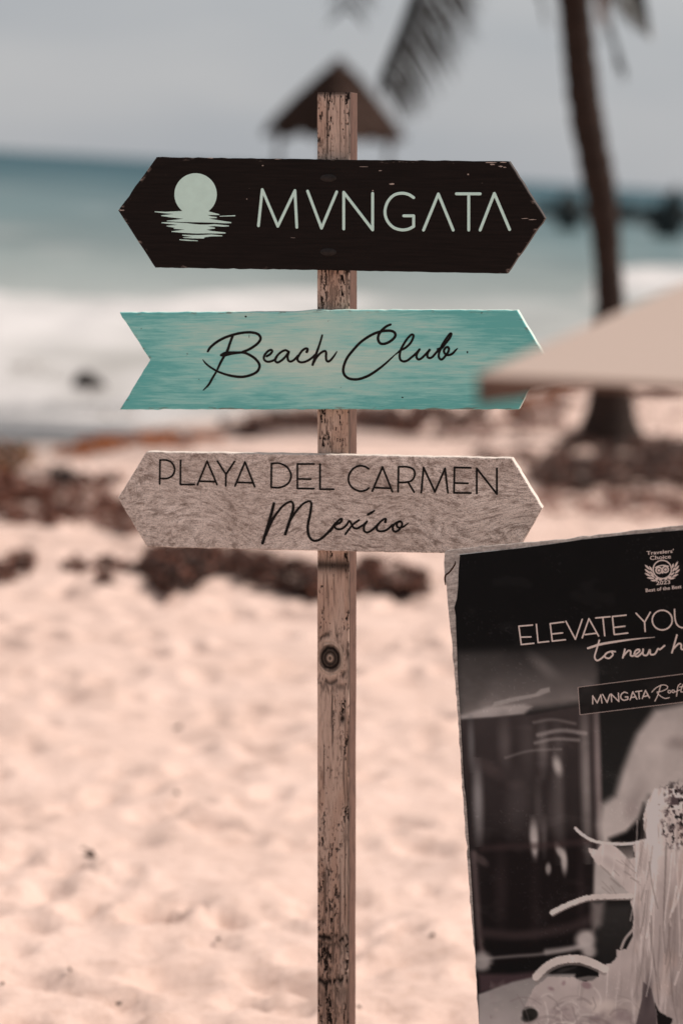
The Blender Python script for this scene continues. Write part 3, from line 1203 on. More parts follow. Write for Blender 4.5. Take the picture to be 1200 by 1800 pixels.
cg = mg.mix(mg.math('MULTIPLY', mg.math('MULTIPLY', blot, mg.ramp(f3_, [(0.36, 0.25), (0.60, 1.0)])), 0.66), cg, lin((112, 94, 84)))
spk = mg.ramp(mg.noise(mg.coord(), 420, 2, 0.6), [(0.34, 0.48), (0.50, 1.0)])
cg = mg.mix(1.0, cg, spk, 'MULTIPLY')
mg.base(cg)
mg.bump(mg.math('ADD', f2_, f1_), 0.2, 0.001)
M_GREY = mg.fin(0.75, 0.15)

M_MINT = plain('mint_paint', lin((206, 238, 230)), 0.6, 0.15, 0.04, 60)
ml = NT('black_lettering')
ln_ = ml.noise(ml.coord(), 160, 3)
ml.base(ml.ramp(ln_, [(0.3, (0.005, 0.005, 0.005)), (0.75, (0.016, 0.012, 0.011))]))
M_INK = ml.fin(0.6, 0.12)
M_BARE = plain('bare_wood_chip', (0.42, 0.34, 0.30), 0.8, 0.1, 0.2, 200)

b1_px = [(275.5, 276), (420, 278), (640, 281), (893.5, 283.5), (957, 383.5), (890, 481), (600, 475.5), (273, 470.5), (208, 370)]
b2_px = [(210.5, 549), (360, 548.6), (522, 547.6), (548, 544.8), (908, 545.2), (957.5, 628), (911, 719.5), (560, 719.5), (211, 719.8), (264, 633)]
b3_px = [(257.5, 794.5), (430, 797), (600, 799.5), (899, 806), (952, 893.5), (917, 955), (905, 975), (600, 969), (259, 961.5), (207.5, 876)]
names = []


def add_board(pts, mat, edge, label, seed):
    cx = sum(p[0] for p in pts) / len(pts)
    cy = sum(p[1] for p in pts) / len(pts)
    o = on_plane(cx, cy, So, Sn)
    # board axes follow its own long direction
    a = on_plane(pts[0][0], (pts[0][1] + pts[-2][1]) / 2, So, Sn)
    b = on_plane(pts[3][0] if len(pts) == 9 else 905, (pts[4 - (len(pts) == 9)][1] + (481 if seed == 1 else 719 if seed == 2 else 975)) / 2, So, Sn)
    u = b - a
    u /= np.linalg.norm(u)
    v = np.cross(Sn, u)
    pl = Plane(o, u, v, Sn)
    V, F = board_mesh(pl, pts, TH, 0.0013, seed)
    n = len(V) // 5
    fm = [0] * (1 + n) + [0] * n + [1] * (2 * n) + [1]
    ob = mesh_obj('arrow_board', V, F, [mat, edge], sign, pl.F, False, fm)
    rim = np.zeros(len(V))
    rim[:2 * n] = 1.0
    pattr(ob, 'rim', rim)
    tag(ob, label)
    return ob, pl


M_E1 = plain('dark_board_edge', (0.055, 0.042, 0.037), 0.7, 0.15, 0.3, 80)
M_E2 = plain('mint_board_edge', (0.50, 0.60, 0.54), 0.6, 0.2, 0.15, 90)  # light edge colour, chosen to strengthen the sunlit highlight along the board
M_E3 = plain('pale_board_edge', (0.62, 0.53, 0.47), 0.75, 0.1, 0.2, 90)  # pale colour helps paint the bright sunlit line on the board's edge
board1, pl1 = add_board(b1_px, M_BLACK, M_E1, 'top black arrow board pointed at both ends with a mint moon emblem', 1)
board2, pl2 = add_board(b2_px, M_TEAL, M_E2, 'middle teal arrow board with a notched left end', 2)
board3, pl3 = add_board(b3_px, M_GREY, M_E3, 'bottom grey stained arrow board pointed at both ends', 3)

# ---- black board: emblem, word, plugs, chips
def z1(pts):
    return [(265 + x / 7.5, 295 + y / 7.5) for x, y in pts]


cxm, cym, rm = 593, 350, 279
arc = []
a0, a1 = math.atan2(587 - cym, 405 - cxm), math.atan2(597 - cym, 778 - cxm)
for k in range(49):
    a = (a1 + 2 * math.pi) * k / 48 + a0 * (1 - k / 48) if False else a0 + (a1 + 2 * math.pi - a0) * k / 48
    arc.append((cxm + rm * math.cos(a), cym + rm * math.sin(a)))
# arc runs from lower left over the top to lower right
if arc[24][1] > cym:
    arc = [(cxm + rm * math.cos(a0 - (a0 + 2 * math.pi - a1) % (2 * math.pi) * -k / 48), cym + rm * math.sin(a0 + (a1 - a0 + 2 * math.pi) % (2 * math.pi) * k / 48)) for k in range(49)]
upper = arc + [(905, 612), (905, 622), (745, 622), (800, 640), (870, 648), (872, 662), (762, 668), (830, 680), (940, 698), (1062, 716), (1062, 730), (960, 730), (820, 722), (620, 718), (400, 714), (215, 704), (215, 696), (330, 684), (432, 672), (280, 655), (140, 634), (140, 626), (308, 608), (180, 598), (55, 584), (55, 574), (200, 580)]
lower1 = [(145, 718), (300, 718), (480, 730), (640, 748), (750, 748), (840, 742), (960, 754), (1032, 760), (1032, 772), (960, 776), (850, 768), (755, 774), (850, 790), (848, 800), (735, 816), (800, 832), (985, 852), (985, 866), (900, 866), (760, 864), (600, 866), (420, 856), (275, 844), (275, 836), (380, 824), (450, 814), (305, 804), (305, 796), (330, 792), (210, 770), (210, 763), (355, 752), (145, 728)]
lower2 = [(418, 882), (560, 886), (700, 884), (800, 878), (945, 892), (945, 902), (800, 904), (715, 914), (700, 932), (560, 930), (430, 924), (430, 917), (555, 912), (420, 894)]
lower3 = [(380, 942), (500, 948), (622, 958), (622, 966), (480, 962), (380, 952)]
right1 = [(908, 634), (1000, 630), (1115, 624), (1115, 638), (1000, 640), (910, 642)]
V, F = join([flat_poly(pl1, z1(q), 0.0005) for q in (upper, lower1, lower2, lower3, right1)])
tag(mesh_obj('moon_emblem', V, F, M_MINT, board1, pl1.F), 'mint full moon above rippled water reflection')
ox, oy, sc = 190, 250, 3
off = (580 - 190) * 3


def sh(pts, d=off):
    return [(p[0] + d,) + tuple(p[1:]) for p in pts]


G = [(440, 292), (412, 275), (375, 269), (335, 280), (303, 315), (289, 365), (300, 412), (332, 448), (375, 462), (412, 458), (440, 444)]
word1 = [
    [(793, 440), (813, 250), (895, 443), (985, 255), (995, 448)],
    [(1052, 258), (1125, 453), (1205, 262)],
    sh([(72, 457), (72, 264), (224, 462), (224, 270)]),
    [(True, sh(G)), (False, sh([(440, 444), (440, 388), (388, 388)]))],
    sh([(492, 463), (570, 273), (648, 463)]),
    [(False, sh([(665, 272), (790, 272)])), (False, sh([(730, 275), (730, 463)]))],
    sh([(790, 463), (865, 270), (945, 460)]),
]
for k, lt in enumerate(word1):
    data = lt if isinstance(lt[0][1], list) else [lt]
    strokes('letter', pl1, data, M_MINT, board1, ox, oy, sc, r=2.55, smooth=False)


def dome(pl, x, y, rx, ry, h, n=20, rings=5):
    V, F = [], []
    c = pl.uv(x, y)
    m = pl.mpp()
    for i in range(rings + 1):
        a = math.pi / 2 * i / rings
        for k in range(n):
            q = 2 * math.pi * k / n
            V.append((c[0] + rx * m * math.cos(a) * math.cos(q), c[1] + ry * m * math.cos(a) * math.sin(q), h * math.sin(a) - 0.0003))
    for i in range(rings):
        for k in range(n):
            F.append((i * n + k, i * n + (k + 1) % n, (i + 1) * n + (k + 1) % n, (i + 1) * n + k))
    return V, F


M_PLUG = plain('worn_plug', (0.013, 0.009, 0.008), 0.45, 0.25, 0.6, 120)
for (x, y) in ((577, 313), (577, 443)):
    V, F = dome(pl1, x, y, 15, 7, 0.0022)
    mesh_obj('screw_plug', V, F, M_PLUG, board1, pl1.F, True)
chips = [(688, 323.5, 5, 1.4), (822, 306.5, 2, 2), (668, 300, 4, .8), (640, 293, 8, .6), (655, 335, 1.2, 1.2), (865, 289, 5, 1.2), (879, 292.5, 4.5, 1.5), (887, 294, 3, 1),
         (860, 285.5, 12, 1.0), (884, 285.2, 9, 1.2), (935, 386, 9, .7), (922, 384, 8, .6), (214, 369.5, 6, 1.2), (462, 291, 1.5, .9), (370, 277.8, 6, .8), (488, 279.8, 7, .7), (515, 418, 6, .4), (434, 350, .8, 1.6)]
parts = []
for k, (x, y, a, b) in enumerate(chips):
    r_ = np.random.RandomState(k)
    pts = []
    for q in range(9):
        t = 2 * math.pi * q / 9
        s = r_.uniform(0.55, 1.2)
        pts.append((x + a * s * math.cos(t), y + b * s * math.sin(t)))
    V, F = flat_poly(pl1, pts, 0.00025)
    mesh_obj('paint_chip', V, F, M_BARE, board1, pl1.F)

# ---- teal board script
Bs = [
    [(155, 475, 2.0), (200, 405), (300, 320), (420, 250), (560, 196), (700, 160), (830, 143), (950, 147), (1040, 178), (1080, 238), (1060, 300), (990, 370), (880, 440), (760, 490)],
    [(392, 542, 2.6), (460, 524, 4.2), (560, 508, 3.4), (680, 500, 2.4), (780, 498, 2.2), (880, 535), (985, 605), (1052, 690), (1060, 760), (1010, 840), (900, 895), (760, 925), (620, 915), (480, 885, 2.1), (330, 830, 1.9), (200, 755, 1.8), (110, 680, 1.5), (68, 622, .7)],
    [(590, 205, 2.4), (540, 340, 2.3), (495, 470, 2.5), (430, 580, 2.2), (370, 690, 2.2), (310, 820, 1.8), (240, 940, 2.0), (170, 1060, 2.0), (75, 1160, 0.8)],
]
each = [
    [(150, 450), (200, 420), (228, 380), (208, 360), (160, 385), (118, 440), (112, 490), (145, 522), (200, 524), (268, 495), (292, 455)],
    [(462, 388), (410, 365), (340, 400), (285, 460), (268, 505), (297, 537), (350, 515), (410, 460), (460, 390), (445, 450), (452, 505), (485, 524), (535, 500), (592, 440)],
    [(713, 388, 2.5), (726, 352), (700, 340), (650, 370), (600, 440), (582, 490), (602, 525), (650, 535), (720, 515), (790, 468), (826, 432)],
    [(930, 155, 1.6), (890, 290, 1.9), (840, 430, 2.2), (795, 570, 2.2)],
    [(812, 535), (842, 478), (900, 410), (960, 377), (984, 395), (983, 450), (988, 502), (1012, 524), (1050, 503), (1100, 440, 1.6), (1135, 385, .9)],
]
Cl = [[(960, 105, 2.1), (900, 130, 2.2), (840, 175, 2.3), (785, 232, 2.4), (750, 295), (742, 365), (772, 428), (830, 446), (910, 425), (1000, 365), (1046, 300), (1030, 245), (970, 216), (880, 214), (790, 228), (680, 262), (550, 332), (420, 430), (300, 560), (200, 690), (145, 820), (131, 920), (160, 1000), (230, 1052), (340, 1070), (450, 1052), (580, 1000), (720, 910, 2.2), (850, 810, 1.9), (960, 710, 1.5), (1050, 625, 1.0), (1120, 570, 1.2)]]
lub = [
    [(60, 525, 1.0), (130, 462, 1.8), (220, 415), (310, 330), (358, 235), (360, 190), (322, 186), (250, 260), (180, 370), (137, 460), (121, 550), (132, 618), (180, 652), (250, 640), (330, 580), (400, 520), (470, 442)],
    [(470, 442), (425, 520), (417, 580), (450, 618), (500, 600), (560, 545), (620, 480), (655, 442), (612, 510), (610, 572), (650, 594), (700, 570), (760, 500), (830, 420)],
    [(785, 435, 1.6), (850, 418, 2.5), (930, 330), (1000, 240), (1028, 172), (1002, 170), (940, 250), (870, 370, 2.6), (820, 480), (806, 560), (832, 614), (872, 612), (920, 560), (970, 490), (985, 430), (960, 400), (920, 420), (897, 470), (920, 520), (970, 543), (1040, 520), (1100, 460, 1.7), (1135, 425, .8)],
]
V1 = strokes('script_letter', pl2, Bs, M_INK, board2, 350, 570, 10, 2.35)
strokes('script_letters', pl2, each, M_INK, board2, 450, 570, 8, 2.05)
strokes('script_letter', pl2, Cl, M_INK, board2, 590, 560, 10, 2.35)
strokes('script_letters', pl2, lub, M_INK, board2, 690, 570, 10, 2.05)
tiny = [(432, 556.5, 2.0, 1.6), (707, 698.5, 1.8, 1.2), (821, 619, 1.4, 2.2), (438, 591, .5, 3)]
for k, (x, y, a, b) in enumerate(tiny):
    V, F = flat_poly(pl2, [(x + a * math.cos(t), y + b * math.sin(t)) for t in np.linspace(0, 2 * math.pi, 9)[:-1]], 0.0002)
    mesh_obj('nail_hole', V, F, M_INK, board2, pl2.F)

# ---- grey board lettering
o2 = (580 - 190) * 3


def arcp(cx, cy, rx, ry, a0, a1, n=12):
    return [(cx + rx * math.cos(R(a0 + (a1 - a0) * k / n)), cy + ry * math.sin(R(a0 + (a1 - a0) * k / n))) for k in range(n + 1)]


letters3 = [
    [(False, [(273, 242), (275, 116)]), (True, [(276, 116), (310, 117), (338, 132), (352, 165), (340, 198), (310, 213), (276, 213)])],
    [(False, [(383, 118), (382, 245), (455, 245)])],
    [(False, [(472, 246), (523, 122), (575, 246)]), (False, [(488, 228), (563, 230)])],
    [(False, [(577, 122), (622, 192), (667, 124)]), (False, [(622, 192), (621, 252)])],
    [(False, [(670, 252), (722, 126), (773, 256)]), (False, [(688, 234), (761, 236)])],
    [(False, [(862, 134), (860, 260)]), (True, [(862, 134), (905, 134), (945, 155), (965, 198), (948, 240), (905, 261), (862, 260)])],
    [(False, [(1085, 137), (998, 137), (998, 266), (1085, 267)]), (False, [(998, 215), (1068, 217)])],
    [(False, [(1117, 138), (1117, 270), (1188, 270)])],
    [(True, sh([(203, 162), (182, 150), (152, 147), (120, 163), (100, 195), (98, 230), (118, 262), (155, 280), (188, 275), (203, 264)]))],
    [(False, sh([(222, 280), (276, 153), (328, 283)])), (False, sh([(240, 262), (314, 265)]))],
    [(False, sh([(358, 283), (360, 152)])), (True, sh([(360, 152), (405, 152), (438, 165), (446, 192), (432, 222), (400, 233), (360, 234)])), (False, sh([(412, 235), (442, 285)]))],
    [(False, sh([(480, 287), (492, 155), (552, 284), (605, 160), (620, 289)]))],
    [(False, sh([(740, 157), (655, 155), (652, 289), (740, 290)])), (False, sh([(655, 237), (725, 239)]))],
    [(False, sh([(772, 292), (772, 160), (878, 295), (878, 160)]))],
]
for lt in letters3:
    strokes('letter', pl3, lt, M_INK, board3, 190, 770, 3, r=1.75, smooth=False)
Mx = [
    [(270, 130, 2.6), (205, 380, 2.8), (100, 725, 2.8)],
    [(150, 600, 2.2), (222, 420, 2.8), (300, 295, 2.2), (400, 170, 2.0), (500, 105, 1.9), (545, 112, 2.0), (560, 160, 2.2), (545, 270, 2.6), (440, 590, 2.6)],
    [(510, 390, 2.4), (580, 280, 2.2), (690, 150, 2.0), (780, 97, 1.9), (825, 108, 2.0), (832, 160, 2.3), (810, 310, 2.4), (780, 460, 2.4), (787, 590, 2.3), (828, 665, 2.2), (890, 692, 2.2), (970, 665, 2.3), (1060, 590, 2.4), (1140, 505, 2.6), (1200, 430, 3.0)],
]
exico = [
    [(0, 550, 2.2), (70, 455, 2.3), (150, 418, 2.2), (180, 372), (162, 360), (110, 400), (72, 460), (82, 500), (130, 518), (190, 503), (250, 450), (288, 392), (322, 440), (352, 490), (400, 505), (450, 482), (515, 440), (555, 398)],
    [(435, 380), (350, 440), (290, 510), (230, 590)],
    [(555, 398), (512, 470), (512, 538), (552, 564), (610, 545), (680, 485), (720, 440)],
    [(570, 296, 2.2), (620, 268, 2.2), (665, 238, 1.6)],
    [(830, 408, 2.4), (840, 364), (805, 368), (742, 420), (702, 490), (722, 540), (790, 547), (860, 520), (940, 450)],
    [(1050, 402), (990, 422), (947, 470), (946, 528), (985, 553), (1040, 520), (1080, 460), (1076, 412), (1040, 400), (1006, 430), (1008, 475), (1050, 494), (1110, 475, 1.8), (1180, 420, .8)],
]
strokes('script_letter', pl3, Mx, M_INK, board3, 450, 870, 8.571, 2.3)
strokes('script_letters', pl3, exico, M_INK, board3, 580, 870, 8.571, 1.95)

# ------------------------------------------------------------------ the post
plP = Plane(So - Sn * (TH + 0.0005), Su, Sv, Sn)
ul0, ur0 = plP.uv(557.6, 165)[0], plP.uv(614, 165)[0]
ul1, ur1 = plP.uv(557.6, 1790)[0], plP.uv(611.5, 1790)[0]
vt, vb1 = plP.uv(590, 162)[1], plP.uv(590, 1790)[1]
vend = (foot - Sv * 0.35 - plP.o) @ Sv
nvv = 1900
vs = np.concatenate([np.linspace(vt, vb1 - 0.01, nvv), np.linspace(vb1 - 0.02, vend, 20)])
NF, NS = 62, 10
PDEP = 0.066


def knot_warp(u, v, ku, kv):
    du, dv = u - ku, v - kv
    return du, dv


kuv = plP.uv(580, 1157)
V, C = [], []
tl = (vs - vt) / (vb1 - vt)
ULs = ul0 + (ul1 - ul0) * tl + 0.0009 * (fbm(vs * 9, vs * 0 + 3, 3, 71) - 0.5)
URs = ur0 + (ur1 - ur0) * tl + 0.0012 * (fbm(vs * 9, vs * 0 + 7, 3, 73) - 0.5)
sf = np.linspace(0, 1, NF)
uu = ULs[:, None] + (URs - ULs)[:, None] * sf[None, :]
vv = np.repeat(vs[:, None], NF, 1)
# grain flows round the knot
dku, dkv = uu - kuv[0], vv - kuv[1]
kr = np.sqrt(dku ** 2 + (dkv * 0.85) ** 2)
gu = uu + np.sign(dku + 1e-9) * (-0.010) * np.exp(-(kr / 0.03) ** 2)
gr1 = fbm(gu * 330, vv * 9, 4, 81)
gr2 = fbm(gu * 620, vv * 34, 3, 83)
gr3 = fbm(gu * 90, vv * 5, 3, 85)
big = fbm(gu * 45, vv * 6.0, 3, 87)
yp = 162 + (1790 - 162) * (vv - vt) / (vb1 - vt)
# how worn the face is along its height
worn = np.interp(yp, [162, 178, 200, 262, 280, 470, 500, 545, 720, 760, 800, 968, 985, 1040, 1120, 1210, 1300, 1420, 1520, 1640, 1800],
                 [.70, .65, .40, .42, .6, .62, .50, .55, .42, .40, .42, .90, .25, .18, .30, .28, .53, .53, .56, .64, .66])
pit_n = 0.52 * fbm(gu * 400, vv * 105, 3, 84) + 0.20 * fbm(gu * 900, vv * 300, 2, 86) + 0.28 * big
pits = sstep(-0.02, 0.035, (0.345 + 0.155 * worn) - pit_n)
streak = sstep(0.60, 0.72, gr1) * (0.45 + 0.6 * worn)
dark = np.clip(np.maximum(pits * (0.45 + 0.9 * sstep(0.40, 0.62, fbm(gu * 120, vv * 18, 3, 88))), streak * 0.75), 0, 1)
for yb, wd, am in ((1642, 7, 1.0), (1655, 5, .7), (1722, 7, 1.0), (1745, 14, .5), (1126, 10, .85), (1186, 8, .6)):
    yy = yp + 10 * (fbm(uu * 160, vv * 20, 3, 90) - 0.5) * 2 - yb
    dark = np.maximum(dark, am * np.exp(-(yy / wd) ** 2) * sstep(0.25, 0.5, fbm(uu * 260, vv * 60, 2, 91)))
dark = np.maximum(dark, sstep(0.985, 0.955, -0 + 1 - np.clip((yp - 968) / 420, 0, 1)) * 0)   # no-op keeps shape
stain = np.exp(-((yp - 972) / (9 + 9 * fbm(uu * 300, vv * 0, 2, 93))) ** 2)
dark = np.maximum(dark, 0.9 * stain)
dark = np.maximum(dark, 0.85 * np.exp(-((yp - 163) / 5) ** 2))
# chipped notch right of the knot
dark = np.maximum(dark, np.exp(-(((uu - plP.uv(602, 1245)[0]) / 0.006) ** 2 + ((yp - 1243) / 9) ** 2)))
# long crack
cru = plP.uv(583, 1250)[0] + 0.003 * (fbm(vv * 12, vv * 0, 2, 95) - 0.5) * 2
crack = np.exp(-((uu - cru) / 0.0011) ** 2) * sstep(1190, 1210, yp) * (1 - sstep(1285, 1300, yp)) + np.exp(-((uu - plP.uv(575, 220)[0]) / 0.0016) ** 2) * (1 - sstep(262, 270, yp)) * 0.9
dark = np.clip(np.maximum(dark, crack), 0, 1)
# knot rings
kq = np.sqrt((dku / 0.0285) ** 2 + (dkv / 0.036) ** 2) * (1 + 0.16 * (fbm(uu * 70, vv * 70, 2, 97) - 0.5))
ring = 0.5 + 0.5 * np.cos(kq * 21 + 2.5 * fbm(uu * 120, vv * 120, 2, 98))
kn = (1 - sstep(0.85, 1.0, kq))
kdark = np.clip(np.interp(kq, [0, .08, .15, .22, .30, .48, .54, .58, .64, .70, .76, .92, 1.0], [.95, .75, .35, .8, .97, .97, .9, .8, .9, .85, .25, .05, .4]) + 0.35 * (ring - 0.5) * sstep(0.3, 0.6, kq), 0, 1)
dark = dark * (1 - kn) + kdark * kn
halo = np.exp(-((kq - 1.22) / 0.16) ** 2) * (np.abs(dkv) > 0.02) * sstep(0.35, 0.6, fbm(uu * 200, vv * 60, 3, 99))
dark = np.maximum(dark, 0.8 * halo)
dark = np.maximum(dark, 0.75 * sstep(0.955, 0.985, np.repeat(sf[None, :], len(vs), 0)) * sstep(0.3, 0.6, fbm(vv * 16, uu * 0, 3, 107)))
edge = np.maximum(np.exp(-(sf / 0.02) ** 2), np.exp(-((1 - sf) / 0.02) ** 2))[None, :]
hz = -0.0022 * dark - 0.0011 * (gr1 - 0.5) + 0.0018 * kn * (1 - 0.5 * ring) - 0.0010 * edge ** 2
wl_ = lin((214, 190, 175))
wl2 = lin((176, 151, 138))
wl3 = lin((176, 142, 124))
tone = np.clip(0.55 * gr3 + 0.45 * gr1, 0, 1)[..., None]
cw = wl_ * tone + wl2 * (1 - tone)
cw = cw * (1 - kn[..., None]) + lin((214, 190, 174)) * kn[..., None]
redd = (sstep(0.52, 0.66, fbm(uu * 40, vv * 7, 2, 101)))[..., None] * 0.5
cw = cw * (1 - redd) + wl3 * redd
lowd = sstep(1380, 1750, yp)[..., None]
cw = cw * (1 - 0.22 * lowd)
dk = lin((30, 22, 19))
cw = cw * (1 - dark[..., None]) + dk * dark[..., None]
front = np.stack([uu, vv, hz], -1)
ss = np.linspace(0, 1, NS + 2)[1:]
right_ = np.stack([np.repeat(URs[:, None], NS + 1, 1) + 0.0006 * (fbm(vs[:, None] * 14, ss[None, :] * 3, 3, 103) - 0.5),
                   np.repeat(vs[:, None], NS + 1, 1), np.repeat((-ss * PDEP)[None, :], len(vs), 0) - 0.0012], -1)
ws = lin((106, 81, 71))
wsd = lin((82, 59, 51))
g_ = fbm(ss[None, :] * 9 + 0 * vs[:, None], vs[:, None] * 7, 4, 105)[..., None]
cright = (ws * g_ + wsd * (1 - g_)) * np.interp(ss, [0, .12, .25], [.35, .6, 1.0])[None, :, None]  # side colour darkened towards the front corner to cancel its sun highlight
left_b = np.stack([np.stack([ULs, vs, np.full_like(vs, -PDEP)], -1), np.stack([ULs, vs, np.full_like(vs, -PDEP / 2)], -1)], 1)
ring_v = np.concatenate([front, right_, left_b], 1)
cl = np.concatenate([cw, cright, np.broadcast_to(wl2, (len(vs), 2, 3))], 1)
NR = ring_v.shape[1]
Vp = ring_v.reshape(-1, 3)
Fp = []
for i in range(len(vs) - 1):
    b0 = i * NR
    for j in range(NR):
        j2 = (j + 1) % NR
        Fp.append((b0 + j, b0 + NR + j, b0 + NR + j2, b0 + j2))
Fp.append(tuple(range(NR)))
Fp.append(tuple((len(vs) - 1) * NR + j for j in range(NR - 1, -1, -1)))
mp_ = NT('post_wood')
ac = mp_.attr('wood')
fine = mp_.noise(mp_.coord((420, 14, 60)), 2.2, 4, 0.65)
mp_.base(mp_.mix(1.0, ac, mp_.ramp(fine, [(0.34, 0.52), (0.48, 1.0), (0.75, 1.2)]), 'MULTIPLY'))
mp_.bump(fine, 0.5, 0.0012)
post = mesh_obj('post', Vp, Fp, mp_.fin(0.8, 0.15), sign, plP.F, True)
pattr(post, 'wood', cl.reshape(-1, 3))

# ------------------------------------------------------------------ poster board
p0 = P(806, 973, 4.15)
Dv = P(841, 1800, 4.07) - p0
pr = P(1200, 931, 4.04)
d1 = 4.04
Bu = (pr - p0) / np.linalg.norm(pr - p0)
Bn = np.cross(Bu, -Dv)
Bn /= np.linalg.norm(Bn)
Bv = np.cross(Bn, Bu)
if np.dot(Bn, FW) > 0:
    raise ValueError('poster faces away')
plB = Plane(p0, Bu, Bv, Bn)
bot = (0.01 - p0[2]) / Bv[2]          # v at which the board meets the sand
WID = 0.66
pb = empty('poster_board', p0 + Bv * bot + Bu * WID / 2)
tag(pb, 'weathered wooden poster board with a black drinks poster leaning at lower right', 'poster board')
wood_px = [(781, 970), (779.5, 990), (780.5, 1010), (784, 1030), (786, 1060), (790, 1100), (793, 1122), (799, 1195), (806, 1295), (812.5, 1395), (823, 1552), (833, 1668), (841, 1800)]
top_px = [(784, 967), (800, 965), (825, 962.5), (920, 953), (985, 947.6), (1057, 938.5), (1200, 922.5)]
uvl = [plB.uv(x, y) for x, y in wood_px]
uvt = [plB.uv(x, y) for x, y in top_px]
dl = (uvl[-1] - uvl[-4])
lb = uvl[-1] + dl * ((bot - uvl[-1][1]) / dl[1])
tr_ = uvt[-1] + (uvt[-1] - uvt[-3]) * ((WID - uvt[-1][0]) / (uvt[-1] - uvt[-3])[0])
poly = [tuple(q) for q in uvt] + [tuple(tr_), (WID + 0.012, bot), tuple(lb)] + [tuple(q) for q in uvl[::-1]]


class UVPlane(Plane):
    def uv(self, x, y, w=0.0):
        return np.array((x, y))


pq = UVPlane(plB.o, plB.u, plB.v, plB.n)
V, F = board_mesh(pq, poly, 0.024, 0.0012, 5, 0.0006)
mwb = NT('weathered_board')
k1 = mwb.noise(mwb.coord((6, 30, 40)), 5, 5, 0.65)
k2 = mwb.noise(mwb.coord(), 190, 4, 0.7)
k3 = mwb.noise(mwb.coord((1, 1, 1)), 16, 4, 0.6)
cwb = mwb.ramp(k1, [(0.3, lin((150, 140, 134))), (0.55, lin((200, 190, 183))), (0.8, lin((228, 219, 212)))])
cwb = mwb.mix(1.0, cwb, mwb.ramp(k2, [(0.30, 0.55), (0.55, 1.0)]), 'MULTIPLY')
cwb = mwb.mix(mwb.ramp(k3, [(0.60, 0.0), (0.68, 0.7)]), cwb, lin((78, 68, 64)))
mwb.base(cwb)
mwb.bump(k2, 0.5, 0.0015)
M_WB = mwb.fin(0.85, 0.1)
mesh_obj('backing_board', V, F, M_WB, pb, plB.F)
# splintered crack in the corner
V, F = stroke_mesh(plB, [(800, 987, .7), (799, 992, 1.2), (794, 1000, 1.4), (788, 1007, 1.4), (783, 1011, 1.6), (781.5, 1018, 1.4), (782.5, 1028, .7)], 1.2, True, 0.0002)
mesh_obj('crack', V, F, plain('crack_dark', (0.045, 0.022, 0.014), 0.9, 0.05), pb, plB.F)
# rear legs of the stand
for s in (0.09, WID - 0.09):
    a = p0 + Bu * s + Bv * (-0.10) - Bn * 0.045
    b = np.array((a[0], a[1], 0)) - np.array((Bn[0], Bn[1], 0)) / np.linalg.norm(Bn[:2]) * 0.30
    b[2] = -0.03
    V, F = tube([a, b], [0.017, 0.017], 6)
    mesh_obj('rear_leg', V, F, M_WB, pb, None, False)

# ---- the printed sheet: the picture is flat print, its colours held on a fine grid
pl_px = [(808, 975), (806, 1000), (805, 1030), (803, 1050), (798.5, 1066), (801, 1080), (801.5, 1100), (802.5, 1120), (805, 1195), (810, 1270), (816, 1382), (819, 1400), (829, 1552), (835.5, 1668), (842, 1800)]
pL = np.array([plB.uv(x, y) for x, y in pl_px])
pT = np.array([plB.uv(x, y) for x, y in [(808, 975.5), (913, 964), (967, 957), (1021, 949), (1092, 941), (1200, 932)]])
ug = np.concatenate([np.arange(0, 0.415, 0.0016), np.arange(0.43, WID - 0.004, 0.025), [WID - 0.004]])
vg = np.concatenate([np.arange(0, -0.865, -0.0016), np.arange(-0.88, bot + 0.02, -0.03), [bot + 0.02]])
sv = np.interp(-vg, -pL[:, 1], pL[:, 0])
sv = np.where(vg < pL[-1, 1], pL[-1, 0] + (vg - pL[-1, 1]) * (pL[-1, 0] - pL[-3, 0]) / (pL[-1, 1] - pL[-3, 1]), sv)
fr = ug / ug[-1]
UU = sv[:, None] + (ug[-1] - sv[:, None]) * fr[None, :]
tpu = np.interp(UU, pT[:, 0], pT[:, 1])
VV = tpu * (1 - sstep(0, 0.3, -vg))[:, None] + vg[:, None]
WW = np.full_like(UU, 0.0030)
Wp = plB.o + UU[..., None] * plB.u + VV[..., None] * plB.v + WW[..., None] * plB.n
X, Y = to_px(Wp)
X, Y = X.ravel(), Y.ravel()
IMG = np.tile(np.array((17.0, 16.0, 16.5)), (len(X), 1))


def segdist(pts, closed):
    d = np.full(len(XX), 1e9)
    n = len(pts)
    for i in range(n if closed else n - 1):
        a, b = np.array(pts[i], float), np.array(pts[(i + 1) % n], float)
        ab = b - a
        t = np.clip(((XX - a[0]) * ab[0] + (YY - a[1]) * ab[1]) / max(1e-9, ab @ ab), 0, 1)
        d = np.minimum(d, np.hypot(XX - a[0] - ab[0] * t, YY - a[1] - ab[1] * t))
    return d


def put(c, mask, sel, op=1.0):
    m = (mask * op)[:, None]
    IMG[sel] = IMG[sel] * (1 - m) + np.asarray(c, float) * m


def region(x0, y0, x1, y1):
    global XX, YY
    sel = np.where((X > x0) & (X < x1) & (Y > y0) & (Y < y1))[0]
    XX, YY = X[sel], Y[sel]
    return sel


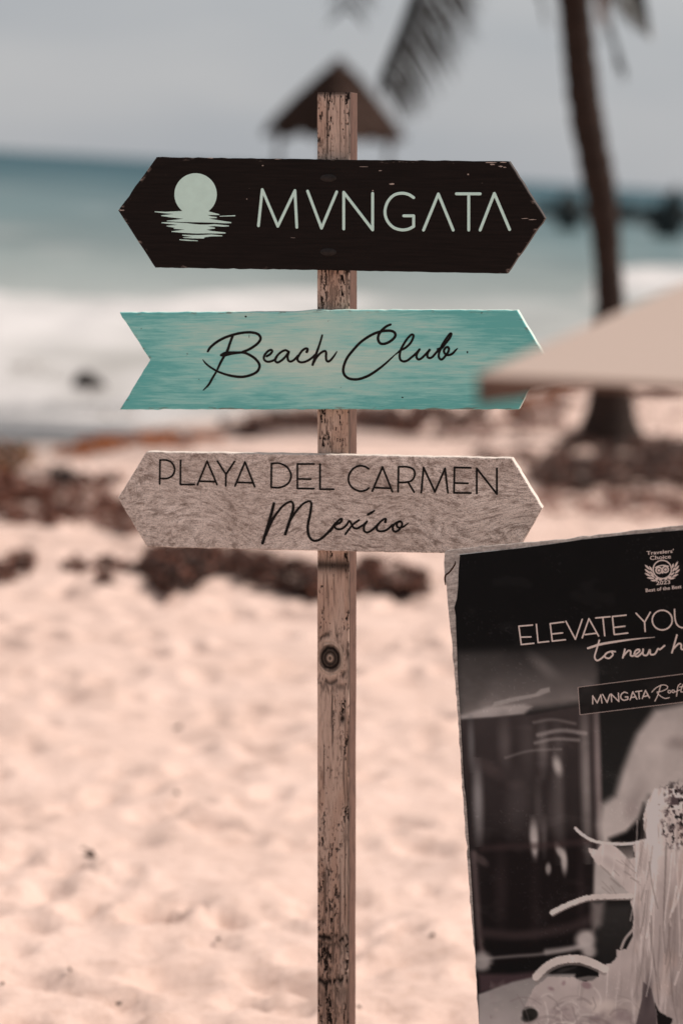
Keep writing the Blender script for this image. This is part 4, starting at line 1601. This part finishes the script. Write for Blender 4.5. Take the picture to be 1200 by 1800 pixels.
def ppoly(c, pts, blur=1.0, op=1.0, c2=None, rough=0.0):
    pa = np.array(pts, float)
    x0, y0 = pa.min(0) - blur * 2 - 6
    x1, y1 = pa.max(0) + blur * 2 + 6
    sel = region(x0, y0, x1, y1)
    if rough:
        globals()['XX'] = XX + rough * (vnoise(XX / 4.0, YY / 4.0, 201) - 0.5) * 2
        globals()['YY'] = YY + rough * (vnoise(XX / 4.0, YY / 4.0, 203) - 0.5) * 2
    d = segdist(pts, True)
    s = np.where(in_poly(XX, YY, pts), d, -d)
    m = sstep(-blur, blur, s)
    if c2 is not None:      # vertical blend from c to c2
        t = ((YY - pa[:, 1].min()) / (pa[:, 1].max() - pa[:, 1].min()))[:, None]
        c = np.asarray(c, float) * (1 - t) + np.asarray(c2, float) * t
    put(c, m, sel, op)


def pline(c, pts, w, blur=1.0, op=1.0, smooth=True, rough=0.0):
    pts = [list(p) for p in (catmull(pts, 5) if smooth else pts)]
    pa = np.array(pts)
    x0, y0 = pa.min(0)[:2] - blur * 2 - w - 4
    x1, y1 = pa.max(0)[:2] + blur * 2 + w + 4
    sel = region(x0, y0, x1, y1)
    if rough:
        globals()['YY'] = YY + rough * (vnoise(XX / 3.0, YY / 3.0, 205) - 0.5) * 2
    d = segdist(pts, False)
    put(c, 1 - sstep(w - blur, w + blur, d), sel, op)


def pell(c, cx, cy, rx, ry, blur=1.0, op=1.0, rot=0):
    q = max(rx, ry) + blur * 2 + 3
    sel = region(cx - q, cy - q, cx + q, cy + q)
    ca, sa = math.cos(R(rot)), math.sin(R(rot))
    u, v = (XX - cx) * ca + (YY - cy) * sa, -(XX - cx) * sa + (YY - cy) * ca
    d = (np.sqrt((u / rx) ** 2 + (v / ry) ** 2) - 1) * min(rx, ry)
    put(c, 1 - sstep(-blur, blur, d), sel, op)


# hazy upper part of the glass
ppoly((30, 28, 28), [(800, 1145), (1052, 1130), (1052, 1232), (806, 1264)], 14, 1.0, (128, 119, 115))
ppoly((62, 58, 56), [(800, 1150), (880, 1150), (840, 1240), (800, 1260)], 16, 0.5)
pell((110, 104, 101), 955, 1172, 26, 10, 10, 0.6, 40)
ppoly((152, 145, 141), [(868, 1234), (900, 1226), (940, 1219), (950, 1211), (965, 1208), (966, 1216), (945, 1224), (900, 1234), (864, 1243)], 2.0, 0.65)
ppoly((160, 152, 148), [(808, 1258), (860, 1242), (920, 1238), (934, 1242), (920, 1256), (870, 1262), (810, 1265)], 5, 0.8)
# dark right of the glass
ppoly((24, 23, 23), [(1054, 1150), (1260, 1120), (1260, 1500), (1054, 1500)], 4, 1.0, (38, 39, 38))
# drink
ppoly((60, 50, 50), [(808, 1266), (930, 1256), (1052, 1234), (1058, 1440), (1047, 1560), (1042, 1700), (838, 1712)], 4, 1.0, (18, 13, 14))
ppoly((26, 18, 19), [(840, 1470), (1040, 1470), (1042, 1640), (860, 1650)], 22, 0.75)
for x, ya, yb_, w, c, o in ((826, 1270, 1345, 6, (92, 90, 92), .8), (838, 1350, 1470, 9, (126, 124, 125), .8), (884, 1268, 1345, 11, (96, 86, 85), .6), (925, 1270, 1350, 13, (80, 71, 70), .5),
                            (952, 1280, 1352, 9, (118, 110, 108), .55), (980, 1290, 1500, 10, (100, 93, 92), .5), (1006, 1300, 1440, 10, (52, 44, 44), .5), (1028, 1262, 1500, 9, (132, 125, 122), .75),
                            (1040, 1255, 1490, 4, (58, 48, 49), .7), (1049, 1240, 1500, 6, (136, 122, 121), .75), (870, 1300, 1440, 16, (52, 42, 43), .4), (915, 1360, 1460, 20, (84, 75, 75), .35), (945, 1380, 1480, 8, (104, 96, 95), .35)):
    pell(c, x + 1.5, (ya + yb_) / 2, w * 0.95, (yb_ - ya) / 2, w * 0.9, o, -1.5)
    pell(c, x + 1.0, ya + (yb_ - ya) * 0.4, w * 0.6, (yb_ - ya) * 0.22, w * 0.8, o * 0.4, -1.5)
for pts, w, o in (([(938, 1270), (970, 1265), (1010, 1272)], 2.5, .35), ([(945, 1292), (985, 1284), (1028, 1289)], 3.6, .55), ([(940, 1306), (975, 1299), (1016, 1301)], 2.8, .5), ([(888, 1332), (930, 1320), (985, 1317)], 2.0, .35)):
    pline((150, 142, 139), pts, w, 3.2, o)
pell((172, 166, 160), 979, 1346, 7, 15, 6, 0.85, -14)
pell((92, 72, 70), 862, 1352, 28, 10, 8, .35, 35)
pell((88, 70, 68), 905, 1380, 12, 8, 7, .35)
pell((160, 153, 149), 938, 1474, 7.5, 30, 5, .9, -3)
pell((176, 170, 165), 939, 1488, 4, 14, 3, .7, -3)
pell((158, 152, 148), 984, 1497, 6, 14, 4, .9, -28)
pell((172, 166, 161), 991, 1515, 5.5, 19, 4, .85, -2)
pell((140, 134, 130), 963, 1527, 5, 10, 3, .85)
pell((104, 96, 95), 956, 1470, 5, 28, 5, .5)
pell((84, 76, 76), 972, 1420, 12, 40, 10, .45)
pell((70, 62, 63), 900, 1420, 14, 50, 12, .4)
pell((58, 42, 44), 880, 1560, 10, 60, 10, .45)
pell((48, 34, 36), 940, 1590, 8, 60, 9, .4)
pell((50, 36, 38), 1020, 1560, 7, 60, 7, .5)
pline((62, 42, 43), [(848, 1492), (900, 1488), (960, 1486), (1040, 1478)], 6, 6, .6)
pline((92, 72, 72), [(832, 1500), (836, 1560), (842, 1640), (850, 1690)], 5, 6, .75)
pell((100, 78, 76), 846, 1512, 14, 7, 4, .5, 40)
pline((60, 44, 45), [(850, 1640), (920, 1644), (1000, 1630), (1042, 1612)], 8, 8, .7)
ppoly((20, 16, 17), [(850, 1660), (1000, 1652), (1010, 1664), (870, 1682)], 7, .9)
pline((120, 114, 112), [(842, 1686), (900, 1681), (960, 1676), (1030, 1662)], 2.5, 4, .7)
pline((150, 144, 141), [(960, 1673), (1000, 1668), (1030, 1662)], 5, 5, .7)
pell((166, 159, 155), 1030, 1652, 19, 17, 8, .95)
pell((160, 153, 149), 1036, 1672, 14, 11, 6, .9)
pell((150, 145, 142), 846, 1690, 18, 17, 8, .8)
ppoly((17, 16, 17), [(862, 1698), (900, 1690), (1010, 1680), (1004, 1698), (960, 1708), (900, 1712), (866, 1708)], 5, 1)
ppoly((70, 46, 52), [(840, 1712), (900, 1712), (960, 1706), (940, 1722), (842, 1746)], 6, .9)
# soft pale shape on the right
pale = [(1260, 1225), (1200, 1236), (1150, 1247), (1118, 1290), (1094, 1350), (1080, 1398), (1056, 1414), (1050, 1450), (1056, 1488), (1100, 1474), (1128, 1430), (1140, 1400), (1260, 1420)]
ppoly((150, 143, 139), pale, 11, 1, (170, 162, 156))
pell((112, 100, 98), 1120, 1400, 10, 26, 14, .45, 25)
pell((176, 168, 162), 1150, 1330, 30, 50, 26, .5, 20)
pell((136, 122, 120), 1110, 1424, 12, 16, 10, .6)
pell((120, 106, 104), 1192, 1306, 18, 9, 10, .6)
ppoly((20, 17, 17), [(1070, 1474), (1100, 1462), (1124, 1440), (1130, 1412), (1140, 1424), (1142, 1482), (1074, 1482)], 7, 1)
# dark gap on the right of the glass foot
ppoly((158, 152, 147), [(1044, 1500), (1110, 1490), (1120, 1580), (1042, 1580)], 5, 1)
ppoly((44, 43, 42), [(1042, 1590), (1110, 1588), (1114, 1640), (1100, 1690), (1050, 1700), (1046, 1640)], 12, 1, (28, 27, 27))
ppoly((130, 120, 117), [(1038, 1585), (1062, 1585), (1056, 1625), (1040, 1640)], 9, .7)
# bowl at the lower left
ppoly((118, 114, 112), [(840, 1748), (900, 1726), (960, 1712), (1010, 1712), (1010, 1830), (840, 1830)], 3, 1, (160, 150, 147))
# shredded white garnish, crisp edges


def q6(pts):
    return [(950 + x / 4.8, 1440 + y / 4.8) for x, y in pts]


WHITE, WHITE2 = (190, 179, 173), (156, 142, 138)
body = q6([(960, -260), (900, -160), (862, -20), (868, 80), (890, 172), (770, 222), (795, 318), (740, 340), (640, 240), (600, 212), (510, 205), (480, 256), (396, 240), (408, 278), (440, 330), (470, 385), (560, 430), (640, 520), (720, 602), (768, 640), (752, 700), (776, 762), (780, 900), (722, 1100), (636, 1100), (642, 1160), (592, 1212), (550, 1222), (484, 1290), (486, 1330), (380, 1372), (260, 1330), (60, 1330), (-60, 1420), (-130, 1560), (-140, 1760), (1500, 1760), (1500, -260)])
ppoly(WHITE, body, 0.9, 1, WHITE2, 1.0)
ppoly((126, 112, 109), q6([(1000, 560), (1120, 480), (1400, 500), (1400, 1760), (1060, 1760), (1010, 1300), (980, 900)]), 44, .55)
ppoly((206, 196, 190), q6([(885, -120), (985, -220), (1010, 60), (985, 420), (905, 430), (890, 180)]), 14, .55)
ppoly((150, 138, 134), q6([(780, 640), (830, 640), (850, 1000), (800, 1200), (740, 1100), (790, 900)]), 9, .45)
ppoly((200, 190, 184), q6([(430, 290), (520, 230), (640, 330), (760, 470), (700, 520), (560, 420)]), 8, .45)
pell((150, 136, 132), 1075, 1520, 22, 8, 6, .5, 35)
ppoly((142, 128, 124), q6([(560, 1320), (700, 1260), (820, 1340), (800, 1740), (560, 1740)]), 20, .4)
sel = region(1000, 1380, 1500, 1860)
inb = in_poly(XX, YY, body).astype(float)
put((132, 118, 114), sstep(0.56, 0.80, fbm(XX / 9 + YY / 90, YY / 60, 4, 241)) * inb, sel, .42)
put((204, 195, 190), sstep(0.58, 0.82, fbm(XX / 7 + YY / 120, YY / 80, 4, 243)) * inb, sel, .40)
pline(WHITE, q6([(292, 78), (350, 130), (450, 185), (600, 207), (760, 205), (880, 175)]), 2.8, .8, 1, True, .6)
pline((120, 108, 103), q6([(100, 806), (175, 764), (285, 716), (400, 680), (560, 670), (760, 668)]), 3.4, 1.0, .8)
pline((182, 172, 165), q6([(95, 788), (170, 748), (280, 700), (400, 662), (560, 652), (760, 648)]), 4.6, .8, 1, True, .8)
pline((122, 110, 105), q6([(-30, 1350), (10, 1312), (90, 1250), (205, 1208), (330, 1206), (436, 1240), (530, 1288)]), 6.0, 1.5, .7)
pline((184, 173, 165), q6([(-40, 1330), (0, 1285), (80, 1222), (200, 1182), (330, 1180), (440, 1215), (540, 1265)]), 7.0, .8, 1, True, .8)
ppoly((40, 36, 36), q6([(85, 1312), (180, 1262), (310, 1238), (300, 1252), (190, 1290)]), 1.5, .9)
ppoly((104, 99, 97), q6([(290, 1340), (400, 1322), (484, 1324), (430, 1366), (330, 1362)]), 2.0, .9)
ppoly((64, 58, 56), q6([(640, 232), (770, 228), (770, 300), (790, 320), (736, 334)]), 2.0, .95, (116, 108, 104))
pline((150, 140, 135), q6([(676, 1090), (710, 1010), (776, 930)]), 2.2, .8)
ppoly((22, 20, 20), q6([(700, 1088), (770, 950), (776, 985), (722, 1090)]), 1.2, 1)
# textures on the garnish
sel = region(1150, 1365, 1500, 1500)
tx = fbm(XX / 9, YY / 12, 4, 211)
side = sstep(1160, 1182, XX + 40 * (tx - .5)) * sstep(1365, 1395, YY) * (1 - sstep(1475, 1500, YY))
put((66, 48, 54), sstep(0.50, 0.60, fbm(XX / 7, YY / 7, 3, 213)) * side, sel, .9)
put((24, 20, 22), sstep(0.58, 0.64, fbm(XX / 5, YY / 6, 3, 215)) * side, sel, .9)
sel = region(1112, 1440, 1500, 1860)
put((120, 104, 100), sstep(0.58, 0.78, fbm(XX / 7, YY / 70, 4, 217)), sel, .45)
put((170, 140, 124), sstep(0.60, 0.8, fbm(XX / 26, YY / 50, 3, 219)), sel, .35)
sel = region(860, 1720, 1130, 1860)
put((124, 104, 106), sstep(0.50, 0.78, fbm(XX / 40, YY / 30, 4, 221)) * sstep(1735, 1770, YY), sel, .75)
put((196, 182, 168), sstep(0.50, 0.80, fbm(XX / 44, YY / 34, 3, 223)), sel, .5)
pell((38, 35, 32), 931, 1782, 14, 12, 2.5, 1, 20)
pell((30, 28, 26), 926, 1790, 10, 7, 3, .8)
for cx_, cy_, a_, b_ in ((968, 1738, 5, 3), (990, 1728, 3, 4), (1030, 1732, 9, 6)):
    pell((132, 100, 106), cx_, cy_, a_, b_, 2.5, .85, 20)
ppoly((92, 78, 81), q6([(862, 1372), (930, 1430), (955, 1540), (975, 1640), (975, 1760), (795, 1760), (850, 1520)]), 1.4, 1, (78, 64, 67))
pell((62, 50, 53), 1138, 1745, 6, 30, 5, .6, 5)
ppoly((24, 20, 21), q6([(962, 1545), (1000, 1625), (1110, 1688), (1080, 1760), (980, 1760), (975, 1640)]), 1.2, 1, None, 1.0)
sel = region(1066, 1780, 1075, 1830)
rs = np.random.RandomState(77)
for k in range(30):
    x0, y0 = rs.uniform(1118, 1215), rs.uniform(1430, 1640)
    L = rs.uniform(60, 200)
    b = rs.uniform(-14, 10)
    pts = [(x0, y0), (x0 + b * .4, y0 + L * .4), (x0 + b, y0 + L * .75), (x0 + b * 1.6 + rs.uniform(-6, 6), y0 + L)]
    if k % 2:
        pline((116, 102, 98), pts, rs.uniform(.7, 1.5), .9, rs.uniform(.35, .7))
    else:
        pline((206, 196, 190), pts, rs.uniform(1.0, 2.6), .9, rs.uniform(.35, .7))
for k in range(38):
    x0, y0 = rs.uniform(890, 1110), rs.uniform(1735, 1830)
    a = rs.uniform(-1.2, 1.2)
    L = rs.uniform(20, 60)
    pts = [(x0 + L * t * math.cos(a + t * rs.uniform(.3, .9)), y0 + L * t * math.sin(a + t * .7)) for t in (0, .35, .7, 1)]
    c_ = (118, 102, 100) if k % 2 else (186, 176, 170)
    pline(c_, pts, rs.uniform(.9, 2.6), 1.4, rs.uniform(.25, .5))
for k in range(14):
    x0, y0 = rs.uniform(1050, 1110), rs.uniform(1492, 1560)
    pline((128, 114, 108), [(x0, y0), (x0 + rs.uniform(8, 20), y0 + rs.uniform(6, 18))], rs.uniform(.6, 1.6), .9, .5, False)
# dark box behind the caption, and general faint mottling of the print
ppoly((22, 20, 20), [(1015.5, 1208), (1260, 1178), (1260, 1228), (1019, 1256)], .6, .80)
sel = region(0, 0, 4000, 4000)
IMG *= (1 + 0.12 * (fbm(X / 30, Y / 30, 3, 231) - 0.5))[:, None]
dust = 5 * sstep(0.62, 0.8, fbm(X / 40, Y / 26, 3, 233)) + 10 * sstep(0.80, 0.9, vnoise(X / 3, Y / 3, 235)) * sstep(0.55, 0.7, fbm(X / 50, Y / 50, 2, 237))
IMG += dust[:, None]
IMG = (IMG - 16) * 1.03 + 14
grey = IMG.mean(1, keepdims=True)
IMG = grey + (IMG - grey) * 0.5
IMG = np.clip(IMG, 8, 235)
GAIN = 1.72
alb = np.clip(lin(IMG) * GAIN, 0.002, 0.8)
mpr = NT('print')
mpr.base(mpr.attr('picture'))
M_PRINT = mpr.fin(0.5, 0.06)
nu_, nv_ = len(ug), len(vg)
sheet = grid_obj('printed_sheet', np.stack([UU, VV, WW], -1).reshape(-1, 3), nu_, nv_, M_PRINT, pb, plB.F, False)
pattr(sheet, 'picture', alb)
# white core of the sheet seen along its edges
bd = [(UU[0, j], VV[0, j]) for j in range(nu_)] + [(UU[i, -1], VV[i, -1]) for i in range(1, nv_)] + [(UU[-1, j], VV[-1, j]) for j in range(nu_ - 2, -1, -1)] + [(UU[i, 0], VV[i, 0]) for i in range(nv_ - 2, 0, -1)]
nb_ = len(bd)
V = [(a, b, 0.0030) for a, b in bd] + [(a - 0.0006, b + 0.0014 * (b > -0.02 + 0.25 * a - 0.0), 0.0002) for a, b in bd]
F = [((i + 1) % nb_, i, nb_ + i, nb_ + (i + 1) % nb_) for i in range(nb_)]
mesh_obj('sheet_edge', V, F, plain('sheet_core', (0.62, 0.58, 0.55), 0.7, 0.2, 0.2, 120), pb, plB.F)

# ---- lettering on the sheet
plT = Plane(plB.o + plB.n * 0.0031, plB.u, plB.v, plB.n)
M_PW = plain('printed_white', lin((226, 212, 205)), 0.5, 0.2, 0.06, 200)
head = [
    [(False, [(140, 155), (45, 163), (62, 292), (150, 283)]), (False, [(58, 240), (130, 238)])],
    [(False, [(168, 150), (180, 278), (255, 270)])],
    [(False, [(360, 133), (265, 145), (280, 268), (372, 258)]), (False, [(275, 218), (352, 210)])],
    [(False, [(375, 128), (442, 255), (490, 115)])],
    [(False, [(490, 245), (537, 110), (605, 232)]), (False, [(510, 222), (590, 212)])],
    [(False, [(585, 105), (685, 96)]), (False, [(635, 102), (648, 230)])],
    [(False, [(798, 85), (702, 95), (715, 222), (810, 211)]), (False, [(710, 172), (790, 163)])],
    [(False, [(868, 72), (928, 135), (968, 65)]), (False, [(928, 135), (932, 200)])],
    [(True, arcp(1052, 120, 70, 69, 0, 360, 24))],
    [(True, [(1138, 45), (1142, 110), (1158, 155), (1195, 174), (1232, 160), (1252, 115), (1250, 34)])],
    [(False, [(1325, 160), (1312, 26)]), (True, [(1312, 26), (1360, 22), (1388, 48), (1368, 84), (1318, 90)]), (False, [(1355, 86), (1405, 150)])],
]
for lt in head:
    strokes('letter', plT, lt, M_PW, sheet, 900, 1060, 4, r=1.25, smooth=False, h=0.00025)
script = [
    [(530, 318, 1.8), (620, 290, 2.0), (750, 268, 1.7), (880, 251, 1.0), (1000, 240, .35)],
    [(610, 262), (590, 330), (577, 380), (596, 404), (630, 385), (662, 352)],
    [(690, 340), (657, 355), (650, 380), (680, 388), (706, 362), (694, 340), (722, 342)],
    [(790, 325), (775, 385)], [(780, 372), (812, 336), (830, 340), (830, 368), (850, 370), (890, 342), (888, 326), (865, 336), (856, 364), (880, 375), (915, 345)],
    [(918, 325), (918, 362), (945, 366), (965, 328), (970, 360), (1000, 358), (1022, 322), (1036, 326), (1068, 300)],
    [(1155, 225), (1120, 350)], [(1128, 325), (1165, 287), (1185, 292), (1186, 322), (1206, 328)],
    [(1206, 328), (1240, 300), (1238, 285), (1216, 296), (1212, 322), (1250, 318)], [(1268, 285), (1260, 318), (1285, 315)], [(1330, 275), (1300, 290), (1305, 312), (1332, 280), (1310, 385), (1290, 370), (1345, 310)],
    [(1385, 200), (1350, 315)], [(1356, 300), (1385, 265), (1400, 275), (1400, 305)], [(1450, 205), (1420, 300), (1440, 305)], [(1420, 240), (1465, 232)], [(1500, 255), (1475, 260), (1495, 285), (1470, 300)],
]
strokes('script_letters', plT, script, M_PW, sheet, 900, 1060, 4, r=1.45, h=0.00025)
bx = [(1015, 1208), (1450, 1153), (1454, 1203), (1018.5, 1256.5)]
V, F = join([stroke_mesh(plT, [a, b], .55, False, 0.0002) for a, b in zip(bx, bx[1:] + bx[:1])])
mesh_obj('caption_frame', V, F, plain('caption_line', lin((180, 166, 160)), 0.5, 0.2, 0.05, 90), sheet, plT.F)
cap = [
    (False, [(195, 425), (195, 335), (245, 415), (285, 325), (298, 415)]), (False, [(305, 320), (355, 410), (385, 320)]), (False, [(405, 400), (400, 315), (485, 398), (480, 305)]),
    (True, [(580, 305), (545, 295), (512, 320), (508, 360), (540, 384), (585, 374)]), (False, [(585, 374), (585, 347), (556, 348)]),
    (False, [(610, 380), (640, 290), (685, 373)]), (False, [(622, 355), (672, 346)]), (False, [(670, 290), (740, 280)]), (False, [(705, 285), (712, 368)]),
    (False, [(745, 365), (780, 275), (825, 358)]), (False, [(760, 343), (808, 334)])]
strokes('letters', plT, cap, M_PW, sheet, 1010, 1170, 6.316, r=1.0, h=0.00025)
roof_ = [
    [(850, 295), (900, 245), (970, 215), (1018, 225), (1020, 255), (960, 285), (908, 296), (950, 340), (1000, 364), (1045, 355)], [(950, 215), (920, 320), (885, 395)],
    arcp(1045, 290, 15, 15, 0, 360, 10), arcp(1087, 285, 15, 15, 0, 360, 10), [(1170, 200), (1140, 232), (1125, 340)], [(1108, 292), (1160, 270)], [(1195, 210), (1172, 285), (1198, 292)], [(1160, 238), (1230, 226)],
    arcp(1250, 268, 15, 15, 0, 360, 10), [(1290, 255), (1270, 340)], arcp(1305, 268, 16, 16, -150, 150, 10)]
strokes('script_letters', plT, [(True, q) for q in roof_], M_PW, sheet, 1010, 1170, 6.316, r=0.75, h=0.00025)


def text_mesh(pl, s, a, b, hpx, z=0.0002):
    """built-in font, laid along a-b (left and right end of the baseline) with cap height hpx"""
    cu = bpy.data.curves.new('text', 'FONT')
    cu.body = s
    cu.resolution_u = 3
    cu.offset = 0.012
    ob = bpy.data.objects.new('text', cu)
    col.objects.link(ob)
    dg = bpy.context.evaluated_depsgraph_get()
    me = bpy.data.meshes.new_from_object(ob.evaluated_get(dg))
    co = np.array([v.co[:] for v in me.vertices])
    fs = [tuple(p.vertices) for p in me.polygons]
    bpy.data.objects.remove(ob)
    bpy.data.meshes.remove(me)
    x0, x1 = co[:, 0].min(), co[:, 0].max()
    ux = (np.array(b, float) - np.array(a, float)) / (x1 - x0)
    dn_ = np.array((-ux[1], ux[0])) / np.linalg.norm(ux)
    V = []
    for p in co:
        q = np.array(a, float) + ux * (p[0] - x0) - dn_ * (p[1] / 0.70 * hpx)
        uv = pl.uv(q[0], q[1])
        V.append((uv[0], uv[1], z))
    return V, fs


def q12(x, y):
    return (1100 + x / 12, 950 + y / 12)


bits = [text_mesh(plT, "Travelers'", q12(430, 305), q12(1000, 258), 6.4), text_mesh(plT, 'Choice', q12(500, 412), q12(942, 376), 6.8),
        text_mesh(plT, '2023', q12(630, 938), q12(925, 914), 6.6), text_mesh(plT, 'Best of the Best', q12(412, 1090), q12(1165, 1006), 6.0)]
for v, f in bits:
    mesh_obj('badge_text', v, f, M_PW, sheet, plT.F)


def s12(pts, r):
    return stroke_mesh(plT, [q12(*p[:2]) + ((p[2],) if len(p) > 2 else ()) for p in pts], r, True, 0.0002, 6)


def flip(p):
    return p


emb = [s12(arcp(757, 612, 192, 192, 0, 360, 24), 1.05), s12(arcp(686, 631, 62, 62, 0, 360, 16), 1.2), s12(arcp(823, 613, 62, 62, 0, 360, 16), 1.2),
       s12([(684, 631), (688, 631)], 2.3), s12([(821, 613), (825, 613)], 2.3), s12([(612, 572), (670, 545), (750, 527), (820, 530), (885, 545)], 0.95), s12([(757, 660), (760, 685)], 1.4)]
leaves = [((395, 515), (490, 615)), ((390, 605), (500, 700)), ((390, 690), (510, 755)), ((440, 785), (580, 805)), ((515, 850), (660, 835)), ((485, 545), (545, 650)), ((490, 650), (575, 730)), ((505, 720), (600, 780)), ((600, 795), (680, 812)), ((680, 832), (755, 822)),
          ((1085, 445), (1020, 560)), ((1105, 530), (1030, 630)), ((1125, 610), (1025, 695)), ((1090, 715), (970, 765)), ((1025, 790), (890, 810)), ((990, 490), (970, 580)), ((1030, 570), (975, 655)), ((1010, 670), (935, 735)), ((950, 760), (870, 790)), ((870, 805), (805, 822))]
for a, b in leaves:
    a, b = np.array(a, float), np.array(b, float)
    pts = [tuple(a) + (.3,), tuple(a + (b - a) * .35) + (1.55,), tuple(a + (b - a) * .7) + (1.5,), tuple(b) + (.5,)]
    emb.append(s12(pts, 1.2))
V, F = join(emb)
mesh_obj('badge_emblem', V, F, M_PW, sheet, plT.F)
print('palm depth', round(PD, 2), 'poster right depth', round(float(d1), 3), 'foot', foot, 'bot', bot)
